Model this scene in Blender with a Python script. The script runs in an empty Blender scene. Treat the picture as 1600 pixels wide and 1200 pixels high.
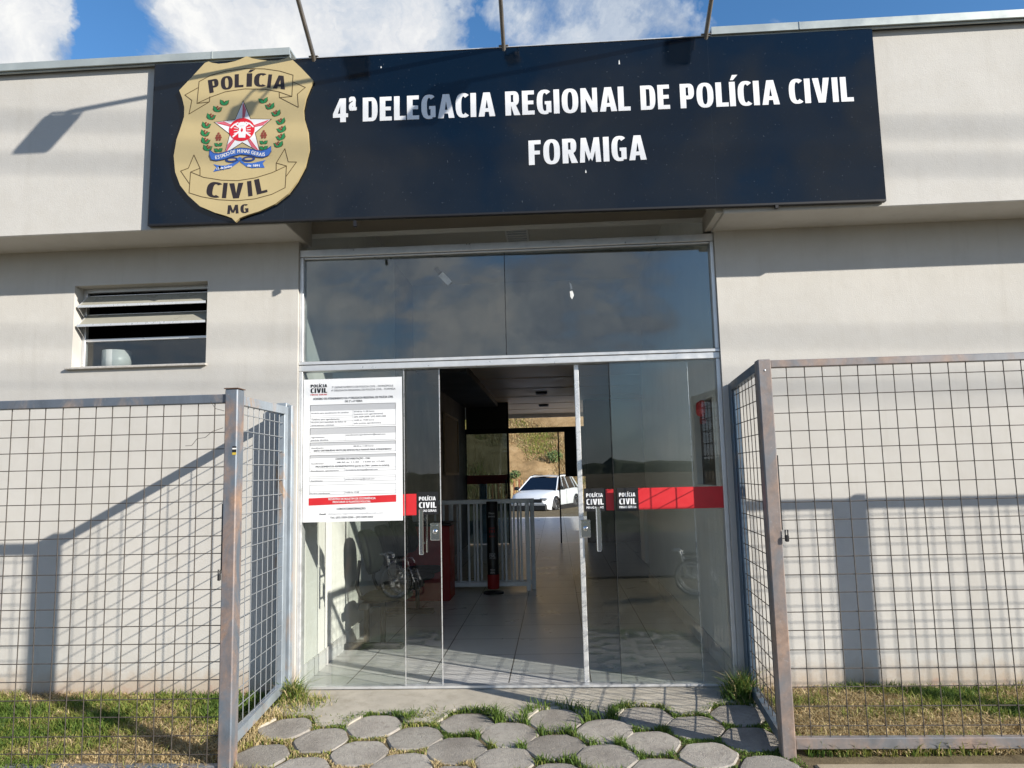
import bpy, math, random
import numpy as np
from mathutils import Vector, Matrix
random.seed(7); rng = np.random.default_rng(7)
R = math.radians
scene = bpy.context.scene
col = scene.collection

# ------------------------------------------------------------------ helpers
def world_of(o):
    m = o.matrix_basis.copy()
    return world_of(o.parent) @ o.matrix_parent_inverse @ m if o.parent else m
class MB:
    """collects faces with a material index and links them as ONE mesh object"""
    def __init__(s): s.v = []; s.f = []; s.m = []; s.sm = []
    def add(s, vs, fs, m=0, smooth=False):
        b = len(s.v); s.v += [tuple(p) for p in vs]
        for f in fs: s.f.append(tuple(b + i for i in f)); s.m.append(m); s.sm.append(smooth)
        return s
    def box(s, x0, x1, y0, y1, z0, z1, m=0):
        vs = [(x0,y0,z0),(x1,y0,z0),(x1,y1,z0),(x0,y1,z0),(x0,y0,z1),(x1,y0,z1),(x1,y1,z1),(x0,y1,z1)]
        return s.add(vs, [(0,3,2,1),(4,5,6,7),(0,1,5,4),(1,2,6,5),(2,3,7,6),(3,0,4,7)], m)
    def bbox(s, x0, x1, y0, y1, z0, z1, m=0, b=.004):
        """box with chamfered edges"""
        c = Vector(((x0+x1)/2,(y0+y1)/2,(z0+z1)/2)); h = Vector(((x1-x0)/2,(y1-y0)/2,(z1-z0)/2))
        b = min(b, h.x*.45, h.y*.45, h.z*.45); vs = []; idx = {}
        for sx in (-1,1):
            for sy in (-1,1):
                for sz in (-1,1):
                    for a in range(3):
                        p = [sx*(h.x-b), sy*(h.y-b), sz*(h.z-b)]; p[a] = (sx,sy,sz)[a]*h[a]
                        idx[(sx,sy,sz,a)] = len(vs); vs.append((c.x+p[0],c.y+p[1],c.z+p[2]))
        fs = []
        for a in range(3):
            o = [i for i in range(3) if i != a]
            for sg in (-1,1):
                q = []
                for u, w in ((-1,-1),(1,-1),(1,1),(-1,1)):
                    k = [0,0,0]; k[a] = sg; k[o[0]] = u; k[o[1]] = w; q.append(idx[(*k,a)])
                fs.append(tuple(q))
            for u in (-1,1):
                for w in (-1,1):
                    k0 = [0,0,0]; k0[a] = -1; k0[o[0]] = u; k0[o[1]] = w; k1 = list(k0); k1[a] = 1
                    fs.append((idx[(*k0,o[0])], idx[(*k1,o[0])], idx[(*k1,o[1])], idx[(*k0,o[1])]))
        for sx in (-1,1):
            for sy in (-1,1):
                for sz in (-1,1): fs.append(tuple(idx[(sx,sy,sz,a)] for a in range(3)))
        # orient outward
        out = []
        for f in fs:
            P = [Vector(vs[i]) for i in f]; n = (P[1]-P[0]).cross(P[2]-P[0]); mid = sum(P, Vector())/len(P) - c
            out.append(f if n.dot(mid) > 0 else tuple(reversed(f)))
        return s.add(vs, out, m)
    def bar(s, a, b, w, h=None, m=0, up=(0,0,1)):
        """rectangular bar from a to b"""
        a = Vector(a); b = Vector(b); h = h or w; d = (b-a).normalized(); u = Vector(up)
        if abs(d.dot(u)) > .98: u = Vector((0,1,0))
        x = d.cross(u).normalized(); z = x.cross(d)
        vs = [p + x*(i*w/2) + z*(j*h/2) for p in (a,b) for i,j in ((-1,-1),(1,-1),(1,1),(-1,1))]
        return s.add(vs, [(0,3,2,1),(4,5,6,7),(0,1,5,4),(1,2,6,5),(2,3,7,6),(3,0,4,7)][:0] +
                     [(0,1,2,3),(7,6,5,4),(4,5,1,0),(5,6,2,1),(6,7,3,2),(7,4,0,3)], m)
    def tube(s, pts, r, n=6, m=0, closed=False, smooth=True):
        pts = [Vector(p) for p in pts]; N = len(pts); rs = r if isinstance(r, (list,tuple)) else [r]*N
        vs = []; prev = None
        for i, p in enumerate(pts):
            t = (pts[(i+1) % N] - pts[i-1]) if closed else (pts[min(i+1,N-1)] - pts[max(i-1,0)])
            t.normalize()
            if prev is None:
                u = Vector((0,0,1)) if abs(t.z) < .9 else Vector((1,0,0)); prev = (u - t*u.dot(t)).normalized()
            else: prev = (prev - t*prev.dot(t)).normalized()
            w = t.cross(prev)
            for k in range(n):
                a = 2*math.pi*(k+.5)/n; vs.append(p + (prev*math.cos(a) + w*math.sin(a))*rs[i])
        fs = []
        for i in range(N if closed else N-1):
            j = (i+1) % N
            for k in range(n): fs.append((i*n+k, i*n+(k+1)%n, j*n+(k+1)%n, j*n+k))
        s.add(vs, fs, m, smooth and n > 4)
        if not closed:
            s.add([vs[k] for k in range(n)], [tuple(reversed(range(n)))], m)
            s.add([vs[(N-1)*n+k] for k in range(n)], [tuple(range(n))], m)
        return s
    def lathe(s, c, prof, axis='z', n=20, m=0, smooth=True):
        """profile of (radius, height) pairs turned round an axis through c"""
        vs = []
        for r, h in prof:
            for k in range(n):
                a = 2*math.pi*k/n; p = (r*math.cos(a), r*math.sin(a), h)
                p = {'z': p, 'y': (p[0], p[2], -p[1]), 'x': (p[2], p[0], p[1])}[axis]
                vs.append((c[0]+p[0], c[1]+p[1], c[2]+p[2]))
        fs = [(i*n+k, i*n+(k+1)%n, (i+1)*n+(k+1)%n, (i+1)*n+k) for i in range(len(prof)-1) for k in range(n)]
        return s.add(vs, fs, m, smooth)
    def flat(s, poly, y, m=0):
        """outline in the x-z plane, facing -y"""
        a = sum(poly[i-1][0]*poly[i][1] - poly[i][0]*poly[i-1][1] for i in range(len(poly)))
        if a < 0: poly = poly[::-1]
        return s.add([(p[0], y, p[1]) for p in poly], [tuple(range(len(poly)))], m)
    def slab(s, poly, y0, y1, m=0):
        """outline in x-z with thickness from y0 (front) to y1"""
        a = sum(poly[i-1][0]*poly[i][1] - poly[i][0]*poly[i-1][1] for i in range(len(poly)))
        if a < 0: poly = poly[::-1]
        n = len(poly)
        vs = [(p[0],y0,p[1]) for p in poly] + [(p[0],y1,p[1]) for p in poly]
        fs = [tuple(range(n)), tuple(reversed(range(n,2*n)))] + [((i+1)%n, i, n+i, n+(i+1)%n) for i in range(n)]
        return s.add(vs, fs, m)
    _sy = 0
    def stroke(s, pts, w, y, m=0, closed=False):
        """line of width w in the x-z plane"""
        P = [Vector((p[0],p[1])) for p in pts]; N = len(P)
        for i in range(N if closed else N-1):
            a, b = P[i], P[(i+1)%N]; d = (b-a)
            if d.length < 1e-6: continue
            d.normalize(); n = Vector((-d.y,d.x))*w/2; e = d*w*.35
            q = [a-e-n, b+e-n, b+e+n, a-e+n]
            s._sy = (s._sy+1) % 9; s.flat([(v.x,v.y) for v in q], y - s._sy*.00003, m)
        return s
    def move(s, mat, start=0):
        for i in range(start, len(s.v)): s.v[i] = tuple(mat @ Vector(s.v[i]))
        return s
    def build(s, name, mats, parent=None, smooth_angle=None):
        me = bpy.data.meshes.new(name); me.from_pydata(s.v, [], s.f)
        for mm in (mats if isinstance(mats, (list,tuple)) else [mats]): me.materials.append(mm)
        me.polygons.foreach_set('material_index', s.m); me.polygons.foreach_set('use_smooth', s.sm)
        me.update()
        o = bpy.data.objects.new(name, me); col.objects.link(o)
        if parent:
            o.parent = parent
            o.matrix_parent_inverse = world_of(parent).inverted()
        return o

def thing(name, label, cat, loc=(0,0,0), group=None, rz=0):
    o = bpy.data.objects.new(name, None); col.objects.link(o); o.location = loc; o.rotation_euler = (0,0,rz)
    o.empty_display_size = .2
    return tag(o, label, cat, group)
def tag(o, label, cat, group=None):
    o['label'] = label; o['category'] = cat
    if group: o['group'] = group
    return o
def struct(o): o['kind'] = 'structure'; return o
def copy_thing(o, loc=None, rz=None, label=None):
    def cp(a, par):
        c = a.copy(); col.objects.link(c)
        if par: c.parent = par; c.matrix_parent_inverse = a.matrix_parent_inverse.copy()
        for ch in [x for x in bpy.data.objects if x.parent == a]: cp(ch, c)
        return c
    r = cp(o, None)
    if loc: r.location = loc
    if rz is not None: r.rotation_euler = (0,0,rz)
    if label: r['label'] = label
    return r

# ------------------------------------------------------------------ materials
class NT:
    def __init__(s, nt): s.nt = nt; s.n = nt.nodes; s.l = nt.links
    def new(s, t, **k):
        x = s.n.new(t)
        for a, b in k.items():
            if a[0] == '_': setattr(x, a[1:], b)
            else: x.inputs[a.replace('__',' ')].default_value = b
        return x
    def link(s, a, b): s.l.new(a, b)
def mat(name):
    m = bpy.data.materials.new(name); m.use_nodes = True; t = NT(m.node_tree)
    return m, t, t.n['Principled BSDF']
def set_in(b, **k):
    for a, v in k.items(): b.inputs[a.replace('__',' ')].default_value = v
def c4(c): return (c[0],c[1],c[2],1)
def noise(t, scale, detail=4, rough=.55, vec=None, dist=0):
    n = t.new('ShaderNodeTexNoise', Scale=scale, Detail=detail, Roughness=rough, Distortion=dist)
    if vec is not None: t.link(vec, n.inputs['Vector'])
    return n.outputs['Fac']
def ramp(t, fac, stops, interp='LINEAR'):
    r = t.new('ShaderNodeValToRGB'); e = r.color_ramp.elements; r.color_ramp.interpolation = interp
    while len(e) > len(stops): e.remove(e[-1])
    while len(e) < len(stops): e.new(.5)
    for el, (p, c) in zip(e, stops): el.position = p; el.color = c4(c)
    t.link(fac, r.inputs['Fac']); return r.outputs['Color']
def mixc(t, fac, a, b, mode='MIX'):
    m = t.new('ShaderNodeMix', _data_type='RGBA', _blend_type=mode)
    for sock, v in ((m.inputs[0],fac),(m.inputs[6],a),(m.inputs[7],b)):
        if hasattr(v, 'links'): t.link(v, sock)
        elif isinstance(v, (int,float)): sock.default_value = v
        else: sock.default_value = c4(v)
    return m.outputs[2]
def mrange(t, v, a, b, c=0, d=1):
    m = t.new('ShaderNodeMapRange'); t.link(v, m.inputs[0])
    for i, x in enumerate((a,b,c,d)): m.inputs[i+1].default_value = x
    return m.outputs[0]
def mth(t, op, a, b=None):
    m = t.new('ShaderNodeMath', _operation=op)
    for i, v in enumerate((a,b)):
        if v is None: continue
        if hasattr(v, 'links'): t.link(v, m.inputs[i])
        else: m.inputs[i].default_value = v
    return m.outputs[0]
def bump(t, b, h, strength=.3, dist=.01):
    n = t.new('ShaderNodeBump', Strength=strength, Distance=dist); t.link(h, n.inputs['Height'])
    t.link(n.outputs['Normal'], b.inputs['Normal'])
def geo(t): return t.new('ShaderNodeNewGeometry').outputs['Position']
def sepz(t, vec):
    s = t.new('ShaderNodeSeparateXYZ'); t.link(vec, s.inputs[0]); return s.outputs
def simple(name, c, rough=.5, metal=0, var=0, spec=.5, coat=0, vscale=8, bmp=0, bscale=200):
    m, t, b = mat(name); set_in(b, Base__Color=c4(c), Roughness=rough, Metallic=metal, Specular__IOR__Level=spec)
    if coat: set_in(b, Coat__Weight=coat, Coat__Roughness=.05)
    if var:
        P = geo(t); f = noise(t, vscale, 5, .6, P)
        t.link(ramp(t, f, [(.3, [x*(1-var) for x in c]), (.7, [min(1,x*(1+var)) for x in c])]), b.inputs['Base Color'])
        t.link(mrange(t, f, .3, .7, max(0,rough-.12), min(1,rough+.12)), b.inputs['Roughness'])
    if bmp: bump(t, b, noise(t, bscale, 3, .6, geo(t)), bmp, .002)
    return m
def plaster(name, c, dirt=True, dirtz=-.05):
    m, t, b = mat(name); P = geo(t)
    f1 = noise(t, .9, 6, .6, P); f2 = noise(t, 6, 5, .65, P)
    base = ramp(t, f1, [(.3, [x*.90 for x in c]), (.72, [min(1,x*1.05) for x in c])])
    base = mixc(t, mrange(t, f2, .45, .75, 0, .26), base, [c[0]*.80, c[1]*.77, c[2]*.72])
    # vertical run-off streaks
    mp = t.new('ShaderNodeMapping'); mp.inputs['Scale'].default_value = (5,5,.35); t.link(P, mp.inputs['Vector'])
    st = noise(t, 1.6, 5, .7, mp.outputs[0]); base = mixc(t, mrange(t, st, .54, .76, 0, .30), base, [c[0]*.72, c[1]*.70, c[2]*.66])
    mp2 = t.new('ShaderNodeMapping'); mp2.inputs['Scale'].default_value = (.8,.8,7); t.link(P, mp2.inputs['Vector'])
    tr = noise(t, 1.3, 4, .6, mp2.outputs[0]); base = mixc(t, mrange(t, tr, .5, .75, 0, .16), base, [c[0]*.86, c[1]*.85, c[2]*.83])
    if dirt:
        z = sepz(t, P)[2]; n = noise(t, 9, 6, .7, P); zz = mth(t, 'SUBTRACT', z, mth(t, 'MULTIPLY', n, .34))
        base = mixc(t, mrange(t, zz, dirtz-.08, dirtz+.07, .6, 0), base, (.42,.31,.21))
        base = mixc(t, mrange(t, zz, dirtz-.19, dirtz-.10, .7, 0), base, (.40,.19,.12))
    t.link(base, b.inputs['Base Color']); set_in(b, Roughness=.85, Specular__IOR__Level=.25)
    h = mth(t, 'ADD', noise(t, 120, 4, .65, P), mth(t, 'MULTIPLY', noise(t, 14, 4, .6, P), .9)); bump(t, b, h, .24, .006)
    return m
WALL = (.565,.548,.515)
M = {}
M['wall'] = plaster('cream_plaster', WALL)
M['fascia'] = plaster('cream_plaster_fascia', WALL, dirt=False)
M['inner'] = plaster('inner_wall_paint', (.72,.72,.69), dirt=False)
M['ceiling'] = simple('ceiling_paint', (.62,.59,.53), .6, var=.06, vscale=2)
M['ceiling_panel'] = simple('lined_ceiling', (.78,.58,.39), .45, var=.06, vscale=3)
M['flash'] = simple('roof_flashing_metal', (.42,.46,.45), .42, .35, var=.12, vscale=4)
M['alu'] = simple('natural_aluminium', (.70,.71,.72), .38, .55, var=.07, vscale=14)
M['alu_bright'] = simple('bright_aluminium', (.78,.78,.78), .3, .5, var=.05, vscale=20)
M['chrome'] = simple('chrome', (.85,.85,.86), .12, 1)
M['bright_chrome'] = simple('satin_chrome', (.95,.95,.95), .28, .85)
M['stone'] = simple('granite_sill', (.50,.47,.43), .55, var=.2, vscale=60)
M['black'] = simple('black_rubber', (.012,.012,.013), .5)
M['darkwall'] = simple('shaded_inner_paint', (.06,.057,.054), .6, var=.2, vscale=2)  # near-black: the unlit look of the inner rooms is put into the colour
M['white'] = simple('white_plastic', (.80,.80,.78), .4, var=.03)
M['paper'] = simple('poster_paper', (.84,.85,.86), .6, var=.015, vscale=3)
M['ink'] = simple('black_ink', (.012,.012,.014), .6)
M['ink_grey'] = simple('grey_ink', (.13,.13,.14), .6)
M['table_grey'] = simple('grey_table_print', (.50,.51,.53), .6)
M['table_line'] = simple('grey_table_rule', (.40,.41,.43), .6)
M['red'] = simple('red_vinyl', (.62,.025,.032), .45, var=.06, vscale=12)
M['red_dull'] = simple('dull_red_paint', (.28,.012,.012), .5, var=.1)
M['black_vinyl'] = simple('black_vinyl', (.010,.010,.011), .5)
M['letter'] = simple('white_letters', (.82,.83,.85), .4, var=.03, vscale=3)
M['sign_edge'] = simple('sign_edge_black', (.008,.008,.010), .5)
M['gold'] = simple('badge_gold', (.50,.40,.205), .42, var=.04, vscale=6, coat=.25)
M['badge_line'] = simple('badge_dark_brown', (.09,.055,.015), .6)
M['badge_text'] = simple('badge_text', (.022,.015,.017), .55)
M['leaf_print'] = simple('leaf_green_print', (.018,.21,.07), .5)
M['berry'] = simple('berry_red_print', (.24,.05,.03), .5)
M['star_white'] = simple('star_white', (.78,.79,.82), .5)
M['star_red'] = simple('star_red', (.66,.015,.03), .5)
M['star_pink'] = simple('star_pink', (.62,.14,.19), .5)
M['ribbon_blue'] = simple('ribbon_blue', (.045,.14,.48), .5)
M['ribbon_dark'] = simple('ribbon_dark_blue', (.02,.045,.18), .5)
M['lamp_body'] = simple('lamp_black', (.02,.02,.022), .45)
M['lamp_glass'] = simple('lamp_glass', (.4,.42,.42), .15)
M['arm'] = simple('lamp_arm_metal', (.22,.20,.18), .5, .6, var=.15)
M['vinyl_seat'] = simple('dark_green_vinyl', (.010,.013,.010), .75, spec=.08)
M['dark_steel'] = simple('dark_steel', (.018,.019,.019), .6, .1)
M['gate_paint'] = simple('grey_gate_paint', (.72,.75,.78), .45, .1, var=.12)
M['board'] = simple('brown_board', (.30,.22,.12), .7, var=.2, vscale=4)
M['wood'] = simple('light_wood', (.45,.33,.2), .6, var=.15)
M['bush'] = simple('bush_leaf', (.085,.13,.035), .6, var=.4, vscale=4)
M['tape'] = simple('old_white_tape', (.70,.72,.72), .6, var=.15, vscale=40)
M['concrete_lt'] = None

def sign_mat():
    m, t, b = mat('glossy_navy_panel'); P = geo(t)
    set_in(b, Base__Color=(.0014,.0052,.0125,1), Roughness=.05, Specular__IOR__Level=.46)
    n = noise(t, 1.5, 2, .5, P); bump(t, b, n, .12, .05)
    t.link(mrange(t, noise(t, 5, 6, .7, P), .35, .8, .04, .16), b.inputs['Roughness'])
    f = noise(t, 60, 2, .5, P)
    t.link(mixc(t, mrange(t, f, .70, .78, 0, .35), (.0014,.0052,.0125), (.13,.15,.17)), b.inputs['Base Color'])
    return m
M['sign'] = sign_mat()

def metal_rust(name, blue=(.25,.28,.32), rust=(.27,.16,.10), amt=.5, rough=.5):
    m, t, b = mat(name); P = geo(t)
    mp = t.new('ShaderNodeMapping'); mp.inputs['Scale'].default_value = (1.4,1.4,.8); t.link(P, mp.inputs['Vector'])
    f = noise(t, 4.5, 6, .65, mp.outputs[0], .6); g = noise(t, 22, 5, .7, P)
    c = ramp(t, f, [(.25, [x*.72 for x in blue]), (.5, blue), (.75, [x*1.25 for x in blue])])
    k = noise(t, 3.1, 6, .62, mp.outputs[0], 1.0); r1 = mrange(t, k, .56-amt*.18, .66, 0, .85)
    rc = ramp(t, g, [(.3, [x*.75 for x in rust]), (.7, [min(1,x*1.45) for x in rust])])
    c = mixc(t, r1, c, rc)
    c = mixc(t, mrange(t, noise(t, 55, 4, .7, P), .62, .75, 0, .5), c, (.42,.43,.44))
    t.link(c, b.inputs['Base Color']); t.link(mrange(t, r1, 0, 1, .32, .7), b.inputs['Metallic'])
    set_in(b, Metallic=.35, Roughness=rough); t.link(mrange(t, r1, 0, 1, .45, .1), b.inputs['Metallic'])
    bump(t, b, g, .12, .002)
    return m
M['post'] = metal_rust('weathered_post_steel', (.175,.205,.245), (.30,.18,.11), .7)
M['post_right'] = metal_rust('weathered_post_steel_rusty', (.21,.215,.23), (.285,.195,.145), .95)
M['rail'] = metal_rust('weathered_rail_steel', (.15,.175,.21), (.27,.21,.17), .35)
M['galv'] = metal_rust('galvanised_pale_steel', (.34,.39,.44), (.34,.22,.13), .1, .42)
M['blue_steel'] = metal_rust('dark_blue_steel', (.10,.145,.20), (.16,.15,.14), .1, .45)
M['wire'] = simple('fence_wire', (.075,.064,.055), .6, .2, var=.35, vscale=30)

def glass(name, tint=(.80,.84,.83), base=.075, rough=0):
    m = bpy.data.materials.new(name); m.use_nodes = True; t = NT(m.node_tree)
    t.n.remove(t.n['Principled BSDF']); out = t.n['Material Output']
    lw = t.new('ShaderNodeLayerWeight', Blend=.5); f = mth(t, 'POWER', lw.outputs['Facing'], 5.0)
    f = mth(t, 'ADD', mth(t, 'MULTIPLY', f, .9), base)
    tr = t.new('ShaderNodeBsdfTransparent', Color=c4(tint)); gl = t.new('ShaderNodeBsdfGlossy', Color=(1,1,1,1), Roughness=rough)
    bp = t.new('ShaderNodeBump', Strength=.025, Distance=.05); t.link(noise(t, 1.4, 1, .4, geo(t)), bp.inputs['Height'])
    t.link(bp.outputs['Normal'], gl.inputs['Normal'])
    mx = t.new('ShaderNodeMixShader'); t.link(f, mx.inputs[0]); t.link(tr.outputs[0], mx.inputs[1]); t.link(gl.outputs[0], mx.inputs[2])
    du = t.new('ShaderNodeBsdfDiffuse', Color=(.5,.5,.48,1)); P = geo(t); dn = noise(t, 2.3, 8, .7, P)
    m2_ = t.new('ShaderNodeMixShader'); t.link(mrange(t, dn, .45, .75, .001, .018), m2_.inputs[0]); t.link(mx.outputs[0], m2_.inputs[1]); t.link(du.outputs[0], m2_.inputs[2])
    t.link(m2_.outputs[0], out.inputs['Surface']); return m
M['glass'] = glass('door_glass', (.955,.97,.96), .05)
M['transom_glass'] = glass('transom_glass', (.74,.78,.78), .10)
M['louvre_glass'] = simple('frosted_louvre_glass', (.34,.33,.28), .35, var=.06, spec=.6)
M['window_glass'] = glass('window_glass', (.80,.83,.83), .06)
M['back_glass'] = glass('back_glass', (.30,.36,.37), .04)

def tile_floor():
    m, t, b = mat('floor_tiles'); P = geo(t)
    mp = t.new('ShaderNodeMapping'); mp.inputs['Location'].default_value = (.385,-.40,0); t.link(P, mp.inputs['Vector'])
    br = t.new('ShaderNodeTexBrick', _offset=0.0); t.link(mp.outputs[0], br.inputs['Vector'])
    set_in(br, Scale=1.0, Mortar__Size=.0045, Brick__Width=.59, Row__Height=.59, Mortar__Smooth=.1)
    br.inputs['Color1'].default_value = (.56,.56,.555,1); br.inputs['Color2'].default_value = (.60,.595,.585,1)
    br.inputs['Mortar'].default_value = (.05,.045,.04,1)
    f = noise(t, 3, 6, .65, P); c = mixc(t, mrange(t, f, .4, .75, 0, .22), br.outputs['Color'], (.47,.455,.43))
    t.link(c, b.inputs['Base Color']); t.link(mrange(t, f, .3, .7, .26, .34), b.inputs['Roughness']); set_in(b, Specular__IOR__Level=.5)
    bump(t, b, mth(t, 'SUBTRACT', 1.0, br.outputs['Fac']), .3, .002)
    return m
M['tiles'] = tile_floor()

def earth(name, c1, c2, c3, s=6, b_=.5):
    m, t, b = mat(name); P = geo(t)
    c = ramp(t, noise(t, s, 8, .7, P), [(.3,c1),(.5,c2),(.72,c3)])
    g = noise(t, s*12, 6, .7, P); c = mixc(t, mrange(t, g, .45, .75, 0, .5), c, [x*.55 for x in c2])
    t.link(c, b.inputs['Base Color']); set_in(b, Roughness=.95, Specular__IOR__Level=.15)
    bump(t, b, mth(t, 'ADD', g, noise(t, s*40, 4, .7, P)), b_, .02); return m
M['ground'] = earth('dry_soil', (.12,.09,.055), (.17,.135,.08), (.25,.20,.12), 7)
M['hill'] = earth('dry_grass_slope', (.17,.115,.055), (.34,.225,.11), (.46,.33,.18), 1.1, .8)
def concrete(name, c, warm=.0):
    m, t, b = mat(name); P = geo(t)
    f = noise(t, 2.5, 7, .65, P); g = noise(t, 90, 5, .75, P); h = noise(t, 320, 3, .7, P)
    k = ramp(t, f, [(.3,[x*.78 for x in c]),(.55,c),(.75,[min(1,x*1.15) for x in c])])
    k = mixc(t, mrange(t, noise(t, 11, 6, .7, P), .48, .72, 0, .6), k, [c[0]*.62, c[1]*.60, c[2]*.56])
    k = mixc(t, mrange(t, g, .55, .75, 0, .45), k, [x*.5 for x in c])
    k = mixc(t, mrange(t, h, .62, .75, 0, .5), k, [min(1,x*1.6) for x in c])
    t.link(k, b.inputs['Base Color']); set_in(b, Roughness=.9, Specular__IOR__Level=.2)
    bump(t, b, mth(t, 'ADD', mth(t, 'MULTIPLY', f, 1.5), mth(t, 'ADD', g, mth(t, 'MULTIPLY', h, .5))), .45, .006); return m
M['apron'] = concrete('concrete_apron', (.47,.43,.36))
def worn_stone(q=1.):
    m, t, b = mat('grey_concrete_paver'); P = geo(t)
    f = noise(t, 3.2, 3, .5, P); g = noise(t, 26, 7, .75, P); h = noise(t, 150, 5, .75, P)
    k = ramp(t, f, [(.32,(.27*q,.245*q,.215*q)),(.5,(.37*q,.34*q,.30*q)),(.68,(.45*q,.42*q,.37*q))])
    k = mixc(t, mrange(t, g, .50, .68, 0, .7), k, (.23,.21,.185)); k = mixc(t, mrange(t, g, .30, .44, .5, 0), k, (.46,.42,.35))
    k = mixc(t, mrange(t, h, .56, .70, 0, .75), k, (.16,.148,.135)); k = mixc(t, mrange(t, h, .30, .42, .5, 0), k, (.55,.52,.46))
    t.link(k, b.inputs['Base Color']); set_in(b, Roughness=.92, Specular__IOR__Level=.2)
    bump(t, b, mth(t, 'ADD', mth(t, 'MULTIPLY', g, 1.6), h), .8, .008); return m
M['paver'] = [worn_stone(.84), worn_stone(1.0), worn_stone(1.1), worn_stone(.94)]
M['sidewalk'] = concrete('sandy_pavement', (.42,.35,.25))
M['asphalt'] = concrete('asphalt', (.06,.06,.062))
M['yard'] = concrete('yard_concrete', (.30,.27,.22))
def blade(name, c):
    m, t, b = mat(name); P = geo(t); f = noise(t, 25, 3, .6, P)
    t.link(ramp(t, f, [(.25,[x*.6 for x in c]),(.75,[min(1,x*1.35) for x in c])]), b.inputs['Base Color'])
    set_in(b, Roughness=.6, Specular__IOR__Level=.3)
    tl = t.new('ShaderNodeBsdfTranslucent', Color=c4([x*1.0 for x in c])); mx = t.new('ShaderNodeMixShader', Fac=.3)
    t.link(b.outputs[0], mx.inputs[1]); t.link(tl.outputs[0], mx.inputs[2]); t.link(mx.outputs[0], t.n['Material Output'].inputs['Surface'])
    return m
M['g1'] = blade('grass_green', (.15,.225,.04)); M['g2'] = blade('grass_yellow_green', (.27,.29,.07)); M['g3'] = blade('straw', (.55,.44,.24))
M['g4'] = blade('grass_dark', (.075,.135,.028)); M['g5'] = blade('straw_brown', (.42,.30,.15))
GR = [M['g1'],M['g2'],M['g3'],M['g4'],M['g5']]

# ------------------------------------------------------------------ lettering
_tc = {}
def text_geo(s):
    k = s
    if k in _tc: return _tc[k]
    cu = bpy.data.curves.new('t', 'FONT'); cu.body = s; cu.size = 1; cu.resolution_u = 4; cu.space_character = 1.0
    o = bpy.data.objects.new('t', cu); col.objects.link(o)
    dg = bpy.context.evaluated_depsgraph_get(); me = bpy.data.meshes.new_from_object(o.evaluated_get(dg))
    vs = [tuple(v.co) for v in me.vertices]; fs = [tuple(p.vertices) for p in me.polygons]
    bpy.data.objects.remove(o); bpy.data.curves.remove(cu); bpy.data.meshes.remove(me)
    _tc[k] = (vs, fs); return _tc[k]
def caph():
    v = text_geo('H')[0]; return min(p[1] for p in v), max(p[1] for p in v)
def glyphs(s, gap):
    """each letter set on its own so that heavier strokes can be given more room"""
    if not gap: return text_geo(s)
    vs, fs, x = [], [], 0.
    for ch_ in s:
        if ch_ == ' ': x += .28; continue
        v, f = text_geo(ch_); a = min(p[0] for p in v); b_ = max(p[0] for p in v); k = len(vs)
        vs += [(p[0]-a+x, p[1]) for p in v]; fs += [tuple(i+k for i in q) for q in f]; x += b_-a+gap*(.45 if ch_ in 'LAV' else 1)
    return vs, fs
def text(mb, s, x, z, h, w=None, y=0, m=0, bold=0., align='L', rot=0., wmul=1., thick=0, gap=0):
    """flat text: x,z = left (or centre) of the baseline, h = cap height, w = fitted width"""
    vs, fs = glyphs(s, gap)
    if not vs: return
    lo, hi = caph(); dx, dy = bold, bold*.45
    if gap: lo -= dy; hi += dy
    k = h/(hi-lo); x0 = min(p[0] for p in vs)-dx; x1 = max(p[0] for p in vs)+dx
    kx = w/(x1-x0) if w else k*wmul; W = (x1-x0)*kx
    off = {'L':0,'C':-W/2,'R':-W}[align]; ca, sa = math.cos(rot), math.sin(rot)
    sh = [(0,0)] if not bold else [(dx*a_, dy*b_) for a_, b_ in ((-1,-1),(1,-1),(1,1),(-1,1),(0,0),(-.5,1),(.5,-1),(-1,0),(1,0))]
    if bold and not gap: sh = sh[:5]
    for q, (sx, sy) in enumerate(sh):
        out = []; yy = y - q*.00004
        for p in vs:
            a = (p[0]+sx-x0)*kx + off; b = (p[1]+sy-lo)*k
            out.append((x + a*ca - b*sa, yy, z + a*sa + b*ca))
        mb.add(out, fs, m)
        if thick:
            n = len(out); ed = set()
            for f in fs:
                for i in range(len(f)): ed.add((f[i-1], f[i]))
            side = [(b_, a_, a_+n, b_+n) for (a_, b_) in ed if (b_, a_) not in ed]
            mb.add(out + [(p[0], y+thick, p[2]) for p in out], side, m)

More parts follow.
